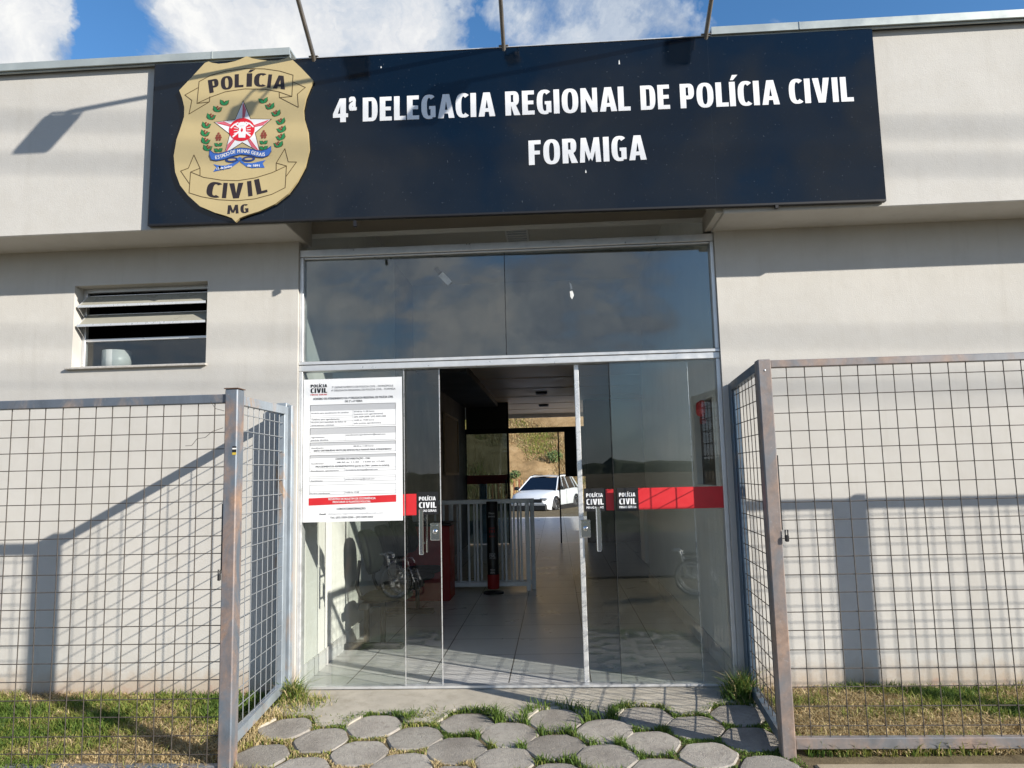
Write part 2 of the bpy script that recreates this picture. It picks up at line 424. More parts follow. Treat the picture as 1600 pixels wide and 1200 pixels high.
# condensed heavy capitals drawn as outlines (unit height)
GS, GB = .235, .165
def _ring(w, a0, a1, n=22, y0=0., y1=1., s=None, b=None):
    s = s or GS; b = b or .135; cx, cy, ry = w/2, (y0+y1)/2, (y1-y0)/2; out = []
    def pt(rx, ry_, a):
        e = .78; c_, s_ = math.cos(a), math.sin(a)
        return (cx + rx*math.copysign(abs(c_)**e, c_), cy + ry_*math.copysign(abs(s_)**e, s_))
    for i in range(n):
        a, b_ = a0 + (a1-a0)*i/n, a0 + (a1-a0)*(i+1)/n
        out.append([pt(w/2,ry,a), pt(w/2,ry,b_), pt(w/2-s,ry-b,b_), pt(w/2-s,ry-b,a)])
    return out
def _bowl(x0, w, y0, y1, n=14, b=.15):
    """half ring bulging right, from the stem at x0"""
    cy, ry = (y0+y1)/2, (y1-y0)/2; mx = x0 + (w-x0)*.35; out = []; e = .8
    def pt(rx, ry_, a): c_, s_ = math.cos(a), math.sin(a); return (mx + rx*max(0,c_)**e, cy + ry_*math.copysign(abs(s_)**e, s_))
    for i in range(n):
        a, b_ = math.pi/2 - math.pi*i/n, math.pi/2 - math.pi*(i+1)/n
        out.append([pt(w-mx,ry,a), pt(w-mx,ry,b_), pt(w-mx-GS,ry-b,b_), pt(w-mx-GS,ry-b,a)])
    out.append([(x0-.01,y1),(mx,y1),(mx,y1-b),(x0-.01,y1-b)]); out.append([(x0-.01,y0),(mx,y0),(mx,y0+b),(x0-.01,y0+b)]); return out
def _rc(x0, x1, y0, y1): return [(x0,y0),(x1,y0),(x1,y1),(x0,y1)]
def glyph(c):
    S, B = GS, GB
    if c == 'I': return S, [_rc(0,S,0,1)]
    if c == 'Í': return S, [_rc(0,S,0,1), [(.05,1.07),(.17,1.07),(.36,1.28),(.14,1.28)]]
    if c == 'L': return .50, [_rc(0,S,0,1), _rc(S-.01,.50,0,B)]
    if c == 'E': return .51, [_rc(0,S,0,1), _rc(S-.01,.51,0,B), _rc(S-.01,.47,.425,.425+B-.01), _rc(S-.01,.50,1-B,1)]
    if c == 'F': return .50, [_rc(0,S,0,1), _rc(S-.01,.46,.42,.42+B-.01), _rc(S-.01,.50,1-B,1)]
    if c == 'A': return .70, [[(0,0),(.24,0),(.351,.72),(.351,1),(.21,1)], [(.70,0),(.46,0),(.349,.72),(.349,1),(.49,1)], [(.262,.19),(.438,.19),(.412,.345),(.288,.345)]]
    if c == 'V': return .68, [[(0,1),(.245,1),(.341,.30),(.341,0),(.20,0)], [(.68,1),(.435,1),(.339,.30),(.339,0),(.48,0)]]
    if c == 'N': return .68, [_rc(0,.20,0,1), _rc(.48,.68,0,1), [(0,1),(.215,1),(.68,0),(.465,0)]]
    if c == 'M': return .86, [[(0,0),(.20,0),(.235,1),(.06,1)], [(.86,0),(.65,0),(.615,1),(.80,1)], [(.06,1),(.27,1),(.46,.22),(.36,.05)], [(.80,1),(.59,1),(.40,.22),(.50,.05)]]
    if c == 'O': return .68, _ring(.68, 0, 2*math.pi, 40, -.01, 1.01)
    if c == 'C': return .53, _ring(.66, R(52), R(308), 30, -.01, 1.01)
    if c == 'G': return .60, _ring(.66, R(50), R(292), 30, -.01, 1.01) + [_rc(.39,.60,.06,.52), _rc(.33,.60,.40,.53)]
    if c == 'D': return .63, [_rc(0,S,0,1)] + _bowl(S, .63, 0, 1, 18)
    if c == 'P': return .57, [_rc(0,S,0,1)] + _bowl(S, .57, .36, 1)
    if c == 'R': return .60, [_rc(0,S,0,1)] + _bowl(S, .57, .40, 1) + [[(.22,.46),(.42,.46),(.62,0),(.36,0)]]
    if c == '4': return .62, [_rc(.30,.53,0,1), _rc(.0,.62,.20,.36), [(0,.36),(.19,.36),(.31,.74),(.31,1),(.28,1)]]
    if c == 'S': return .50, _ring(.50, R(35), R(270), 16, .44, 1.01, .2, .14) + _ring(.50, R(-145), R(90), 16, -.01, .575, .2, .14)
    return .3, []
def caps(mb, s, x, z, h, w, y, m=0, thick=.003, gap=.085, align='L', rot=0.):
    gl = []; X = 0.
    for i, c in enumerate(s):
        if c == ' ': X += .22; continue
        gw, ps = glyph(c); gl.append((X, ps)); X += gw + gap*(.55 if c in 'LA' else 1)
    W = X - gap*(.55 if s[-1] in 'LA' else 1); kx = w/W if w else h; off = {'L':0,'C':-W*kx/2}[align]; ca, sa = math.cos(rot), math.sin(rot); q = 0
    for X, ps in gl:
        for p in ps:
            pts = []
            for a, b in p:
                u = (a+X)*kx + off; v = b*h; pts.append((x + u*ca - v*sa, z + u*sa + v*ca))
            yy = y - (q % 7)*.00004; q += 1
            if thick: mb.slab(pts, yy, y+thick, m)
            else: mb.flat(pts, yy, m)

# ------------------------------------------------------------------ camera, light, sky
cam = bpy.data.cameras.new('camera'); cam.sensor_width = 36; cam.lens = 1158.31/1600*36; cam.clip_start = .05; cam.clip_end = 6000
co = bpy.data.objects.new('camera', cam); col.objects.link(co); scene.camera = co
CR = [[0.9979818674660212,-0.030865417429077044,-0.05549340695940193],[0.058736982555663016,0.11664605016440502,0.9914351546426518],[-0.02412797316992686,-0.9926938223782659,0.11822358446071304]]
co.matrix_world = Matrix(((CR[0][0],-CR[0][1],-CR[0][2],0),(CR[1][0],-CR[1][1],-CR[1][2],-5.372),(CR[2][0],-CR[2][1],-CR[2][2],1.5),(0,0,0,1)))
SUN = Vector((1.73,-1.0,.87)).normalized()
el = math.asin(SUN.z); az = math.atan2(SUN.x, SUN.y)
li = bpy.data.lights.new('sun', 'SUN'); li.energy = 4.7; li.angle = R(.53); li.color = (1,.935,.83)
lo = bpy.data.objects.new('sun', li); col.objects.link(lo); lo.rotation_euler = (-SUN).to_track_quat('-Z','Y').to_euler()
lo.location = (20,-12,12)
w = bpy.data.worlds.new('World'); scene.world = w; w.use_nodes = True; t = NT(w.node_tree)
bg = t.n['Background']; sky = t.new('ShaderNodeTexSky', _sky_type='NISHITA'); sky.sun_disc = False
sky.sun_elevation = el; sky.sun_rotation = az; sky.air_density = 1.0; sky.dust_density = .4; sky.ozone_density = 2.2; sky.altitude = 800
tc = t.new('ShaderNodeTexCoord').outputs['Generated']
S3 = sepz(t, tc); zc = mth(t, 'MAXIMUM', S3[2], .06)
cv = t.new('ShaderNodeCombineXYZ'); t.link(mth(t, 'DIVIDE', S3[0], zc), cv.inputs[0]); t.link(mth(t, 'DIVIDE', S3[1], zc), cv.inputs[1])
big = noise(t, 1.15, 9, .60, cv.outputs[0], .35); fine = noise(t, 5.0, 10, .62, tc, .4)
wn = t.new('ShaderNodeTexNoise', Scale=7, Detail=6, Roughness=.6); t.link(tc, wn.inputs['Vector'])
wm = t.new('ShaderNodeVectorMath', _operation='MULTIPLY_ADD'); t.link(wn.outputs['Color'], wm.inputs[0]); wm.inputs[1].default_value = (.26,.26,.26)
wa = t.new('ShaderNodeVectorMath', _operation='SUBTRACT'); t.link(tc, wa.inputs[0]); wa.inputs[1].default_value = (.13,.13,.13); t.link(wa.outputs[0], wm.inputs[2])
wv_ = t.new('ShaderNodeVectorMath', _operation='NORMALIZE'); t.link(wm.outputs[0], wv_.inputs[0]); wv_ = wv_.outputs[0]
def blob(d, r0, r1):
    dp = t.new('ShaderNodeVectorMath', _operation='DOT_PRODUCT'); t.link(wv_, dp.inputs[0]); dp.inputs[1].default_value = Vector(d).normalized()
    return mrange(t, dp.outputs['Value'], math.cos(R(r0)), math.cos(R(r1)), 0, 1)
bl = None
for d, a, b_, k in (((-.235,.80,.545),10,4,.50),((-.37,.76,.53),11,5,.46),((-.60,.66,.45),10,4,.48),((.045,.84,.54),7,2,.27),((.115,.845,.52),4.5,1.5,.24),((-.05,.65,.75),16,6,.25),((-.8,.5,.35),16,6,.35),((.65,.66,.38),9,3,.2),
                    ((-.35,-.85,.30),26,8,.40),((.1,-.93,.42),18,5,.34),((.5,-.82,.25),20,6,.40),((-.1,-.98,.14),18,5,.36),((.3,-.95,.10),16,4,.34)):
    v = mth(t, 'MULTIPLY', blob(d,a,b_), k); bl = v if bl is None else mth(t, 'MAXIMUM', bl, v)
hole = mth(t, 'MULTIPLY', blob((-.455,.74,.495),4.5,1.2), .30)
dens = mth(t, 'SUBTRACT', mth(t, 'ADD', mth(t, 'ADD', mth(t, 'MULTIPLY', fine, 1.05), mth(t, 'MULTIPLY', big, .45)), bl), hole)
cover = mrange(t, dens, .92, 1.08, 0, 1)
shade = noise(t, 9, 8, .62, wv_, .3)
dd = mrange(t, dens, .95, 1.45, 0, 1)
ccol = ramp(t, mth(t, 'ADD', mth(t, 'MULTIPLY', shade, .75), mth(t, 'MULTIPLY', dd, .30)),
            [(.36,(2.9,3.5,4.5)),(.47,(4.1,4.6,5.3)),(.58,(5.6,5.75,6.0)),(.70,(6.9,6.9,6.8))])
hsv = t.new('ShaderNodeHueSaturation', Saturation=1.22, Value=1.42); t.link(sky.outputs['Color'], hsv.inputs['Color'])
lowh = mrange(t, S3[2], .02, .36, .85, 0)
base_ = mixc(t, lowh, hsv.outputs['Color'], (2.5,3.1,3.9))
t.link(mixc(t, mth(t, 'MULTIPLY', cover, mrange(t, S3[2], .0, .18, .35, 1)), base_, ccol), bg.inputs['Color']); bg.inputs['Strength'].default_value = .088
scene.view_settings.view_transform = 'Standard'; scene.view_settings.look = 'None'; scene.view_settings.exposure = .68; scene.view_settings.gamma = 1
scene.cycles.use_denoising = True; scene.cycles.max_bounces = 10; scene.cycles.transparent_max_bounces = 24; scene.cycles.caustics_reflective = False
scene.cycles.sample_clamp_indirect = 6

# ------------------------------------------------------------------ ground
def gz(x, y):
    if y > 0: return -.03
    yy = max(y, -2.6); return -.025 + .07*yy + .008*max(-5,min(5,x))*min(1,-yy)
xs = [-3000,-300,-60,-20,-8] + [-6+.25*i for i in range(49)] + [8,20,60,300,3000]
ys = [-3000,-300,-60,-20,-8,-4,-3,-2.6] + [-2.4+.2*i for i in range(13)] + [.2,5,15,19.7,60,300,3000]
mb = MB(); vs = [(x,y,gz(x,y)-(.006 if -2.45 < y < -.1 and -1.99 < x < 1.4 else .006)) for y in ys for x in xs]; nx = len(xs)
mb.add(vs, [(j*nx+i, j*nx+i+1, (j+1)*nx+i+1, (j+1)*nx+i) for j in range(len(ys)-1) for i in range(nx-1)], 0)
struct(mb.build('ground', M['ground']))
mb = MB(); mb.box(-60,60,-15,-6.5,-.3,-.17); struct(mb.build('road', M['asphalt']))
# pavement right and left of the entrance path
mb = MB()
mb.bbox(1.33,9,-2.4,-1.10,-.4,-.088, b=.012); mb.bbox(-9,-2.02,-2.4,-1.16,-.4,-.15, b=.012)
struct(mb.build('pavement', M['sidewalk']))
# concrete apron with an edge that follows the first row of stones
def hexc(k, j): x = -1.75 + .284*k; return x, -.575 - (.183 if k % 2 else 0) - .366*j + .055*(x+1.75)
edge = []
for k in range(-1, 12):
    x, y = hexc(k, 0); up = .205
    if k % 2 == 0: edge += [(x-.10, y+up+random.uniform(-.015,.02)), (x+.10, y+up+random.uniform(-.015,.02))]
    else: edge += [(x-.10, y+up+.01), (x+.10, y+up)]
edge = [(max(-1.95,min(1.30,x)), y) for x, y in edge]
mb = MB(); n = len(edge)
vs = [(x, 0.06, -.012) for x, y in edge] + [(x, y*.55, gz(x,y*.55)+.012) for x, y in edge] + [(x, y, gz(x,y)+.010) for x, y in edge] + [(x, y-.012, gz(x,y)-.05) for x, y in edge]
mb.add(vs, [(r*n+i, (r+1)*n+i, (r+1)*n+i+1, r*n+i+1) for r in range(3) for i in range(n-1)], 0, False)
struct(mb.build('concrete_apron', M['apron']))
# hexagonal stones
mb = MB(); hexes = []
for k in range(-1, 12):
    for j in range(0, 6):
        x, y = hexc(k, j)
        if x < -1.98 or x > 1.22: continue
        x += random.uniform(-.012,.012); y += random.uniform(-.012,.012); r0 = .199*random.uniform(.95,1.02); ro = random.uniform(-.07,.07)
        hexes.append((x,y,r0)); z0 = gz(x,y) + random.uniform(-.002,.004); tx, ty = random.uniform(-.02,.02)-.008*y, .07+random.uniform(-.02,.02)
        pts = []; cj = [random.uniform(.93,1.02) for _ in range(6)]
        for c in range(6):
            a = ro + c*math.pi/3 + random.uniform(-.05,.05)
            for da in (-.22,-.08,.08,.22):
                rr = r0*(math.cos(math.pi/6)/math.cos(((da if da>0 else -da)-math.pi/6)) if False else 1)
                q = a + da; loc = abs(((q-ro) % (math.pi/3)) - math.pi/6); rad = r0*.866/math.cos(math.pi/6-0 if False else (math.pi/6-loc) if False else loc)
                rad = min(rad, r0*random.uniform(.90,.945))*random.uniform(.965,1.012)*cj[c]; pts.append((rad*math.cos(q), rad*math.sin(q)))
        N = len(pts); f = lambda px,py: z0 + tx*px + ty*py
        top = [(x+px*.80, y+py*.80, f(px,py)+.0045+random.uniform(-.0008,.0008)) for px,py in pts]; mid = [(x+px*.955, y+py*.955, f(px,py)+.0035+random.uniform(-.002,.001)) for px,py in pts]; rim = [(x+px, y+py, f(px,py)-.005) for px,py in pts]; low = [(x+px*1.01, y+py*1.01, z0-.07) for px,py in pts]
        mb.add(top+mid+rim+low, [tuple(range(N))] + [(r*N+i, (r+1)*N+i, (r+1)*N+(i+1)%N, r*N+(i+1)%N) for r in (0,1,2) for i in range(N)], random.randrange(4), False)
struct(mb.build('hexagonal_paving', M['paver']))

# ------------------------------------------------------------------ grass
def fbm(x, y, s, seed=0):
    r = np.random.default_rng(seed); out = 0
    for o in range(5):
        a, b, p, q = r.uniform(-1,1,4)*s*1.9**o; ph = r.uniform(0,6.28,2)
        out = out + (np.sin(a*x+b*y+ph[0]) + np.sin(p*x-q*y+ph[1]))/1.7**o
    return out
def grass(name, xy, h, lean, mi, z, width=.004, mats=None, flat=None, parent=None):
    n = len(xy); a = rng.uniform(0,6.28,n); ca, sa = np.cos(a), np.sin(a)
    b = rng.uniform(0,6.28,n); L = lean*rng.uniform(.2,1.2,n); wv = width*rng.uniform(.6,1.3,n)
    P = np.stack([xy[:,0],xy[:,1],z],1); side = np.stack([ca,sa,0*a],1)*wv[:,None]
    dirn = np.stack([np.cos(b),np.sin(b),0*b],1); up = np.array([0,0,1.])
    mid = P + up*(h*.55)[:,None] + dirn*(h*L*.3)[:,None]; tip = P + up*(h*(1-.25*L))[:,None] + dirn*(h*L)[:,None]
    V = np.stack([P-side,P+side,mid+side*.75,mid-side*.75,tip],1).reshape(-1,3)
    i = np.arange(n)*5
    me = bpy.data.meshes.new(name); F = [None]*(2*n)
    q = np.stack([i,i+1,i+2,i+3],1).tolist(); tr = np.stack([i+3,i+2,i+4],1).tolist()
    me.from_pydata(V.tolist(), [], q+tr)
    for m_ in (mats or GR): me.materials.append(m_)
    me.polygons.foreach_set('material_index', np.concatenate([mi,mi]).astype(np.int32)); me.update()
    o = bpy.data.objects.new(name, me); col.objects.link(o)
    if parent: o.parent = parent; o.matrix_parent_inverse = parent.matrix_world.inverted()
    return o
gzv = np.vectorize(gz)
def lawn(name, x0, x1, y0, y1, n, seed, straw):
    x = rng.uniform(x0,x1,n); y = rng.uniform(y0,y1,n); p = fbm(x,y*1.6,2.6,seed); fine_ = fbm(x,y,9,seed+1)
    s = p + .35*fine_ + rng.normal(0,.45,n) + straw
    mi = np.where(s > 1.0, np.where(rng.random(n) < .25, 4, 2), np.where(s > .25, 1, np.where(rng.random(n) < .3, 3, 0)))
    dry = (mi == 2) | (mi == 4)
    h = np.where(dry, rng.uniform(.02,.06,n), rng.uniform(.03,.09,n)) * (1+.25*np.clip(fbm(x,y,4,seed+3),-1,1.5))
    lean = np.where(dry, 1.9, .8); z = gzv(x,y) - .004 + np.where(dry, rng.uniform(0,.02,n), 0)
    o = grass(name, np.stack([x,y],1), h, lean, mi, z, .0038); o['kind'] = 'stuff'; return o
lawn('lawn_grass', -5.4,-1.99,-1.14,-.02, 46000, 3, 1.2)
lawn('lawn_grass', 1.33,3.9,-1.02,-.02, 32000, 5, .25)
# grass in the joints between the stones and along the apron edge
pts = []
for x, y, r0 in hexes:
    d_ = float(fbm(np.array(x),np.array(y),1.7,11)); cnt = int(240 + 700*max(0,d_*.8+.25) + (720 if -.62 < y else 90) * (1.0 if (x < -.35 or x > .15) else .22))
    for _ in range(cnt):
        a = random.uniform(0,6.28); rr = r0*random.uniform(.90,1.14); pts.append((x+rr*math.cos(a)*1.02, y+rr*math.sin(a)*.98))
for x, y in [(-.33,-.93),(.36,-.86),(.40,-.9),(1.16,-1.15),(1.2,-1.2),(.34,-.64),(.30,-.55)]:
    for _ in range(160): pts.append((x+random.gauss(0,.045), y+random.gauss(0,.035)))
for _ in range(2600): pts.append((random.uniform(-1.95,-1.62)+random.gauss(0,.04), random.uniform(-1.35,-.1)))
for _ in range(700): pts.append((random.uniform(1.08,1.26), random.uniform(-1.2,-.1)))
for cx_, cy_ in [(-1.45,-.60),(-.75,-.57),(-1.0,-.95),(.36,-.52),(.62,-.62),(.93,-.72),(1.13,-.95),(-1.3,-.42),(-.9,-.42)]:
    for _ in range(420): pts.append((cx_+random.gauss(0,.09), cy_+random.gauss(0,.05)))
xy = np.array(pts); xy = xy[(xy[:,0] > -2.0) & (xy[:,0] < 1.3)]
dm = np.full(len(xy), 9.)
for x, y, r0 in hexes: dm = np.minimum(dm, np.hypot(xy[:,0]-x, xy[:,1]-y)/r0)
xy = xy[dm > .875]; n = len(xy); s = fbm(xy[:,0],xy[:,1],3,21) + rng.normal(0,.6,n) + np.where(xy[:,0] < -1.55, -.1, -.15)
mi = np.where(s > 1.0, 2, np.where(s > .1, 1, np.where(rng.random(n) < .4, 3, 0)))
h = rng.uniform(.015,.055,n)*np.where(xy[:,1] > -.62, 1.35, .85)*(1+.5*np.clip(fbm(xy[:,0],xy[:,1],5,77),-1,1.2))
o = grass('joint_grass', xy, h, np.full(n,1.0), mi, gzv(xy[:,0],xy[:,1])-.006, .0034); o['kind'] = 'stuff'
def tuft(name, x, y, n, hgt, spread, label, dark):
    root = thing(name, label, 'weed', (x,y,gz(x,y)))
    bpy.context.view_layer.update()
    r = rng.normal(0,spread,(n,2)); xy = np.stack([x+r[:,0], y+r[:,1]*.8],1)
    mi = np.where(rng.random(n) < .12, 2, np.where(rng.random(n) < dark, 3, np.where(rng.random(n) < .5, 0, 1)))
    h = hgt*rng.uniform(.35,1.0,n)*np.exp(-np.hypot(r[:,0],r[:,1])**2/(2*(spread*1.6)**2))
    grass('leaf_blades', xy, h, np.full(n,1.0), mi, gzv(xy[:,0],xy[:,1]), .0042, parent=root)
tuft('weed_tuft', -1.86,-.13, 300, .25, .045, 'bright green grass tuft growing at the foot of the left wall post', .2)
tuft('weed_tuft', 1.19,-.15, 520, .28, .06, 'dark green grass tuft growing at the foot of the right wall post', .75)

# ------------------------------------------------------------------ the building
bld = thing('police_station', 'cream rendered single-storey police station with a recessed glazed entrance', 'building')
XL, XR = -1.90, 1.215
def wall_piece(name, mb, m): return mb.build(name, m, bld)
# left facade wall with the louvre window hole
mb = MB(); wl = (-3.65,-2.603,2.368,3.003)
mb.box(-9,wl[0],0,.18,-.4,3.30); mb.box(wl[1],XL,0,.18,-.4,3.30); mb.box(wl[0],wl[1],0,.18,-.4,wl[2]); mb.box(wl[0],wl[1],0,.18,wl[3],3.30)
mb.build('facade_wall', M['wall'], bld)
mb = MB(); mb.box(XR,9,0,.18,-.4,3.25); mb.build('facade_wall', M['wall'], bld)
# fascia beams (solid eaves) either side of the entrance
mb = MB(); mb.bbox(-9,-1.855,-.39,.18,3.282,4.53, b=.006); mb.build('fascia', M['fascia'], bld)
mb = MB(); mb.bbox(1.203,9,-.385,.18,3.226,4.50, b=.006); mb.box(1.155,1.2025,-.36,.1,3.24,3.36); mb.build('fascia', M['fascia'], bld)
def flash(x0,x1,z):
    mb = MB(); mb.slab([(x0,z),(x1,z),(x1,z+.055),(x0,z+.055)], -.445,-.43)
    mb.box(x0,x1,-.43,.3,z+.045,z+.058); mb.box(x0,x1,-.425,-.41,z-.012,z+.02)
    x = x0+.6
    while x < x1-.2:
        mb.box(x,x+.004,-.449,-.444,z+.001,z+.056); x += 2.0
    mb.build('roof_flashing', M['flash'], bld)
flash(-9,-1.825,4.53); flash(1.18,9,4.502)
mb = MB(); mb.box(-9,9,.19,14,4.3,4.42); mb.box(-9,9,.19,.3,3.4,4.3); mb.build('sun_block_roof', M['ceiling'], bld)  # unseen slab, added to keep the sun out of the building
mb = MB(); mb.box(-1.9,1.215,-.36,4.6,4.10,4.2); mb.build('ceiling', M['ceiling'], bld)
# hall walls
mb = MB(); mb.box(-2.1,XL,.181,3.4,-.1,4.1); mb.box(-2.1,XL,-.35,0,3.31,4.1); mb.build('hall_wall', M['inner'], bld)
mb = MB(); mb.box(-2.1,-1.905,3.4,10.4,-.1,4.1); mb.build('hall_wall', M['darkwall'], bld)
mb = MB(); mb.box(XR,1.4,.181,.40,-.1,4.1); mb.box(XR,1.4,.40,1.16,-.1,1.36); mb.box(XR,1.4,.40,1.16,2.04,4.1); mb.box(XR,1.4,1.16,4.9,-.1,4.1); mb.box(XR,1.4,-.34,0,3.37,4.1)
mb.build('hall_wall', M['inner'], bld)
mb = MB(); mb.box(XR+.05,XR+.06,.40,1.16,1.36,2.04); mb.build('hatch_window', M['black'], bld)
mb = MB(); mb.box(-1.9,-1.886,.12,3.4,0,.13); mb.build('skirting', M['tiles'], bld); mb = MB(); mb.box(1.2,1.2145,.12,4.9,0,.14); mb.build('skirting', M['tiles'], bld)
mb = MB(); mb.box(-1.9,6,4.6,4.75,3.0,4.1); mb.build('bulkhead', M['inner'], bld)
mb = MB(); mb.box(-1.2,6,4.76,13.9,3.0,3.1); 
for yy in (6.4,7.9,9.4,10.9,12.4): mb.box(-1.19,5.9,yy,yy+.012,2.992,3.0)
mb.build('rear_ceiling', M['ceiling_panel'], bld)
mb = MB(); mb.box(-6,-1.2,4.76,10.4,2.9,3.1); mb.build('rear_ceiling', M['darkwall'], bld)  # unlit part of the ceiling, its shade put into the colour
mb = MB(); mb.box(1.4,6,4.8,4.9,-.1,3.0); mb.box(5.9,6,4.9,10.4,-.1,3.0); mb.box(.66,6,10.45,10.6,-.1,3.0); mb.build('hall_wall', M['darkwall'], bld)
mb = MB(); mb.box(-6,6,13.9,14.0,2.9,4.3); mb.box(-6,-5.9,10.6,14,-.1,3.0); mb.build('porch_beam', M['wall'], bld)
# floor
mb = MB(); mb.box(-1.9,1.215,.06,4.9,-.2,0); mb.box(-2.1,6,4.9,19.6,-.2,0); struct(mb.build('floor', M['tiles']))
# rear doors
f = MB(); f.box(-2.0,.66,10.47,10.55,2.33,2.44); f.box(-1.96,-1.90,10.48,10.54,0,2.33); f.box(.62,.66,10.48,10.54,2.44,3.0); f.box(.055,.085,10.48,10.54,0,2.33)
f.box(-1.03,-.985,10.48,10.54,0,3.0); f.box(.62,.66,10.48,10.54,0,2.33); fr = f.build('rear_door', M['dark_steel'], bld)
g = MB(); g.box(.20,.619,10.49,10.52,1.38,2.329); g.build('blind', M['black'], fr)
g = MB(); g.box(.086,.619,10.505,10.512,.02,1.379); g.build('pane', M['glass'], fr)
g = MB(); g.box(-1.90,-1.03,10.50,10.51,0.02,2.33); g.build('pane', M['back_glass'], fr)
g = MB(); g.box(-1.90,-1.03,10.50,10.51,2.44,3.0); g.build('pane', M['darkwall'], fr)
g = MB(); g.box(-1.9,-1.03,10.485,10.492,1.27,1.45); g.build('safety_band', M['red_dull'], fr)
g = MB(); g.tube([(-1.06,10.44,1.35),(-1.06,10.44,1.05)], .018); g.build('handle', M['black'], fr)

# entrance glazing
fy0, fy1 = .03, .12
mb = MB()
mb.bbox(XL,XR,.025,.125,3.165,3.222); mb.bbox(XL+.03,XR-.03,.04,.11,3.150,3.163)
mb.bbox(XL,XR,.020,.13,2.335,2.358, b=.003); mb.bbox(XL,XR,.028,.125,2.286,2.333)
for xa, xb in ((XL+.001,XL+.03),(XR-.03,XR-.001)): mb.bbox(xa,xb,.03,.12,0.02,2.285, b=.003); mb.bbox(xa,xb,.03,.12,2.36,3.163, b=.003)
mb.box(XL+.03,XR-.03,.045,.11,-.004,.012)
mb.build('door_frame', M['alu'], bld)
for xa, xb in ((XL+.03,-.342),(-.338,XR-.03)):
    g = MB(); g.box(xa,xb,.066,.074,2.358,3.150); g.build('transom_pane', M['transom_glass'], bld)
mb = MB(); mb.box(-.3425,-.3375,.062,.078,2.36,3.15); mb.build('glazing_joint', M['black'], bld)
def logo(mb, x, z, w, h, y, ink, paper, third):
    mb.flat([(x,z),(x+w,z),(x+w,z+h),(x,z+h)], y, paper); mw = w*.80; x0 = x+w*.10; e = y-.0008
    caps(mb, 'POLÍCIA', x0, z+h*.62, h*.165, mw*.97, e, ink, 0, .12); caps(mb, 'CIVIL', x0, z+h*.29, h*.25, mw, e, ink, 0, .12); text(mb, 'MINAS GERAIS', x0, z+h*.12, h*.095, mw, e, third, .03)
def edge_strip(x, y0, y1, z1=2.28):
    return x
# fixed panes
def pane(name, xa, xb, y, parent, m=None):
    g = MB(); g.box(xa,xb,y-.004,y+.004,.014,2.284); return g.build(name, m or M['glass'], parent)
pl_ = pane('fixed_pane', XL+.03,-1.110,.055, bld); pr_ = pane('fixed_pane', .413,XR-.03,.055, bld)
g = MB(); g.box(-1.1115,-1.1085,.050,.060,.014,2.284); g.build('glass_edge', M['alu_bright'], pl_)
g = MB(); g.box(.4115,.4145,.050,.060,.014,2.284); g.build('glass_edge', M['dark_steel'], pr_)
b = MB(); b.flat([(XL+.03,1.205),(-1.11,1.205),(-1.11,1.36),(XL+.03,1.36)], .049, 0); b.build('safety_band', M['red'], pl_)
b = MB(); b.flat([(.585,1.213),(XR-.03,1.213),(XR-.03,1.366),(.585,1.366)], .049, 0); b.build('safety_band', M['red'], pr_)
b = MB(); logo(b, .432,1.205,.15,.165,.0488,1,0,1); b.build('door_label', [M['black_vinyl'],M['letter']], pr_)
# sliding doors
dl = pane('sliding_door', -1.66,-.853,.095, bld); dr = pane('sliding_door', .160,.985,.095, bld)
g = MB(); g.box(-.8535,-.8485,.089,.101,.014,2.284); g.build('glass_edge', M['alu_bright'], dl)
g = MB(); g.bbox(.155,.190,.083,.107,.014,2.284, b=.004); g.build('stile', M['alu_bright'], dr)
g = MB(); g.box(.984,.988,.089,.101,.014,2.284); g.build('glass_edge', M['alu_bright'], dr)
b = MB(); b.flat([(-1.108,1.205),(-1.03,1.205),(-1.03,1.36),(-1.108,1.36)], .089, 0); b.build('safety_band', M['red'], dl)
b = MB(); b.flat([(.355,1.21),(.411,1.21),(.411,1.362),(.355,1.362)], .089, 0); b.build('safety_band', M['red'], dr)
b = MB(); logo(b, -1.027,1.208,.160,.165,.0888,1,0,1); b.build('door_label', [M['black_vinyl'],M['letter']], dl)
b = MB(); logo(b, .198,1.205,.155,.165,.0888,1,0,1); b.build('door_label', [M['black_vinyl'],M['letter']], dr)
def handle(x, par):
    h = MB(); h.bbox(x-.016,x+.016,.022,.046,.925,1.245, b=.006); h.bbox(x+.016,x+.026,.14,.16,.93,1.24, b=.004)
    for z in (1.0,1.17): h.lathe((x,.046,z), [(.009,0),(.009,.094)], 'y', 10)
    h.build('handle', M['chrome'], par)
handle(-.985, dl); handle(.293, dr)
def lock(x0, x1, par):
    h = MB(); h.bbox(x0,x1,.072,.088,1.022,1.148, b=.004); c = ((x0+x1)/2,.062,1.085); h.lathe(c, [(0,0),(.016,0),(.018,.010)], 'y', 14)
    h.box(c[0]-.003,c[0]+.003,.058,.062,1.075,1.095); h.bbox(x0+.008,x1-.008,.068,.073,1.128,1.138); h.build('lock', M['chrome'], par)
lock(-.926,-.857, dl); lock(.165,.236, dr)

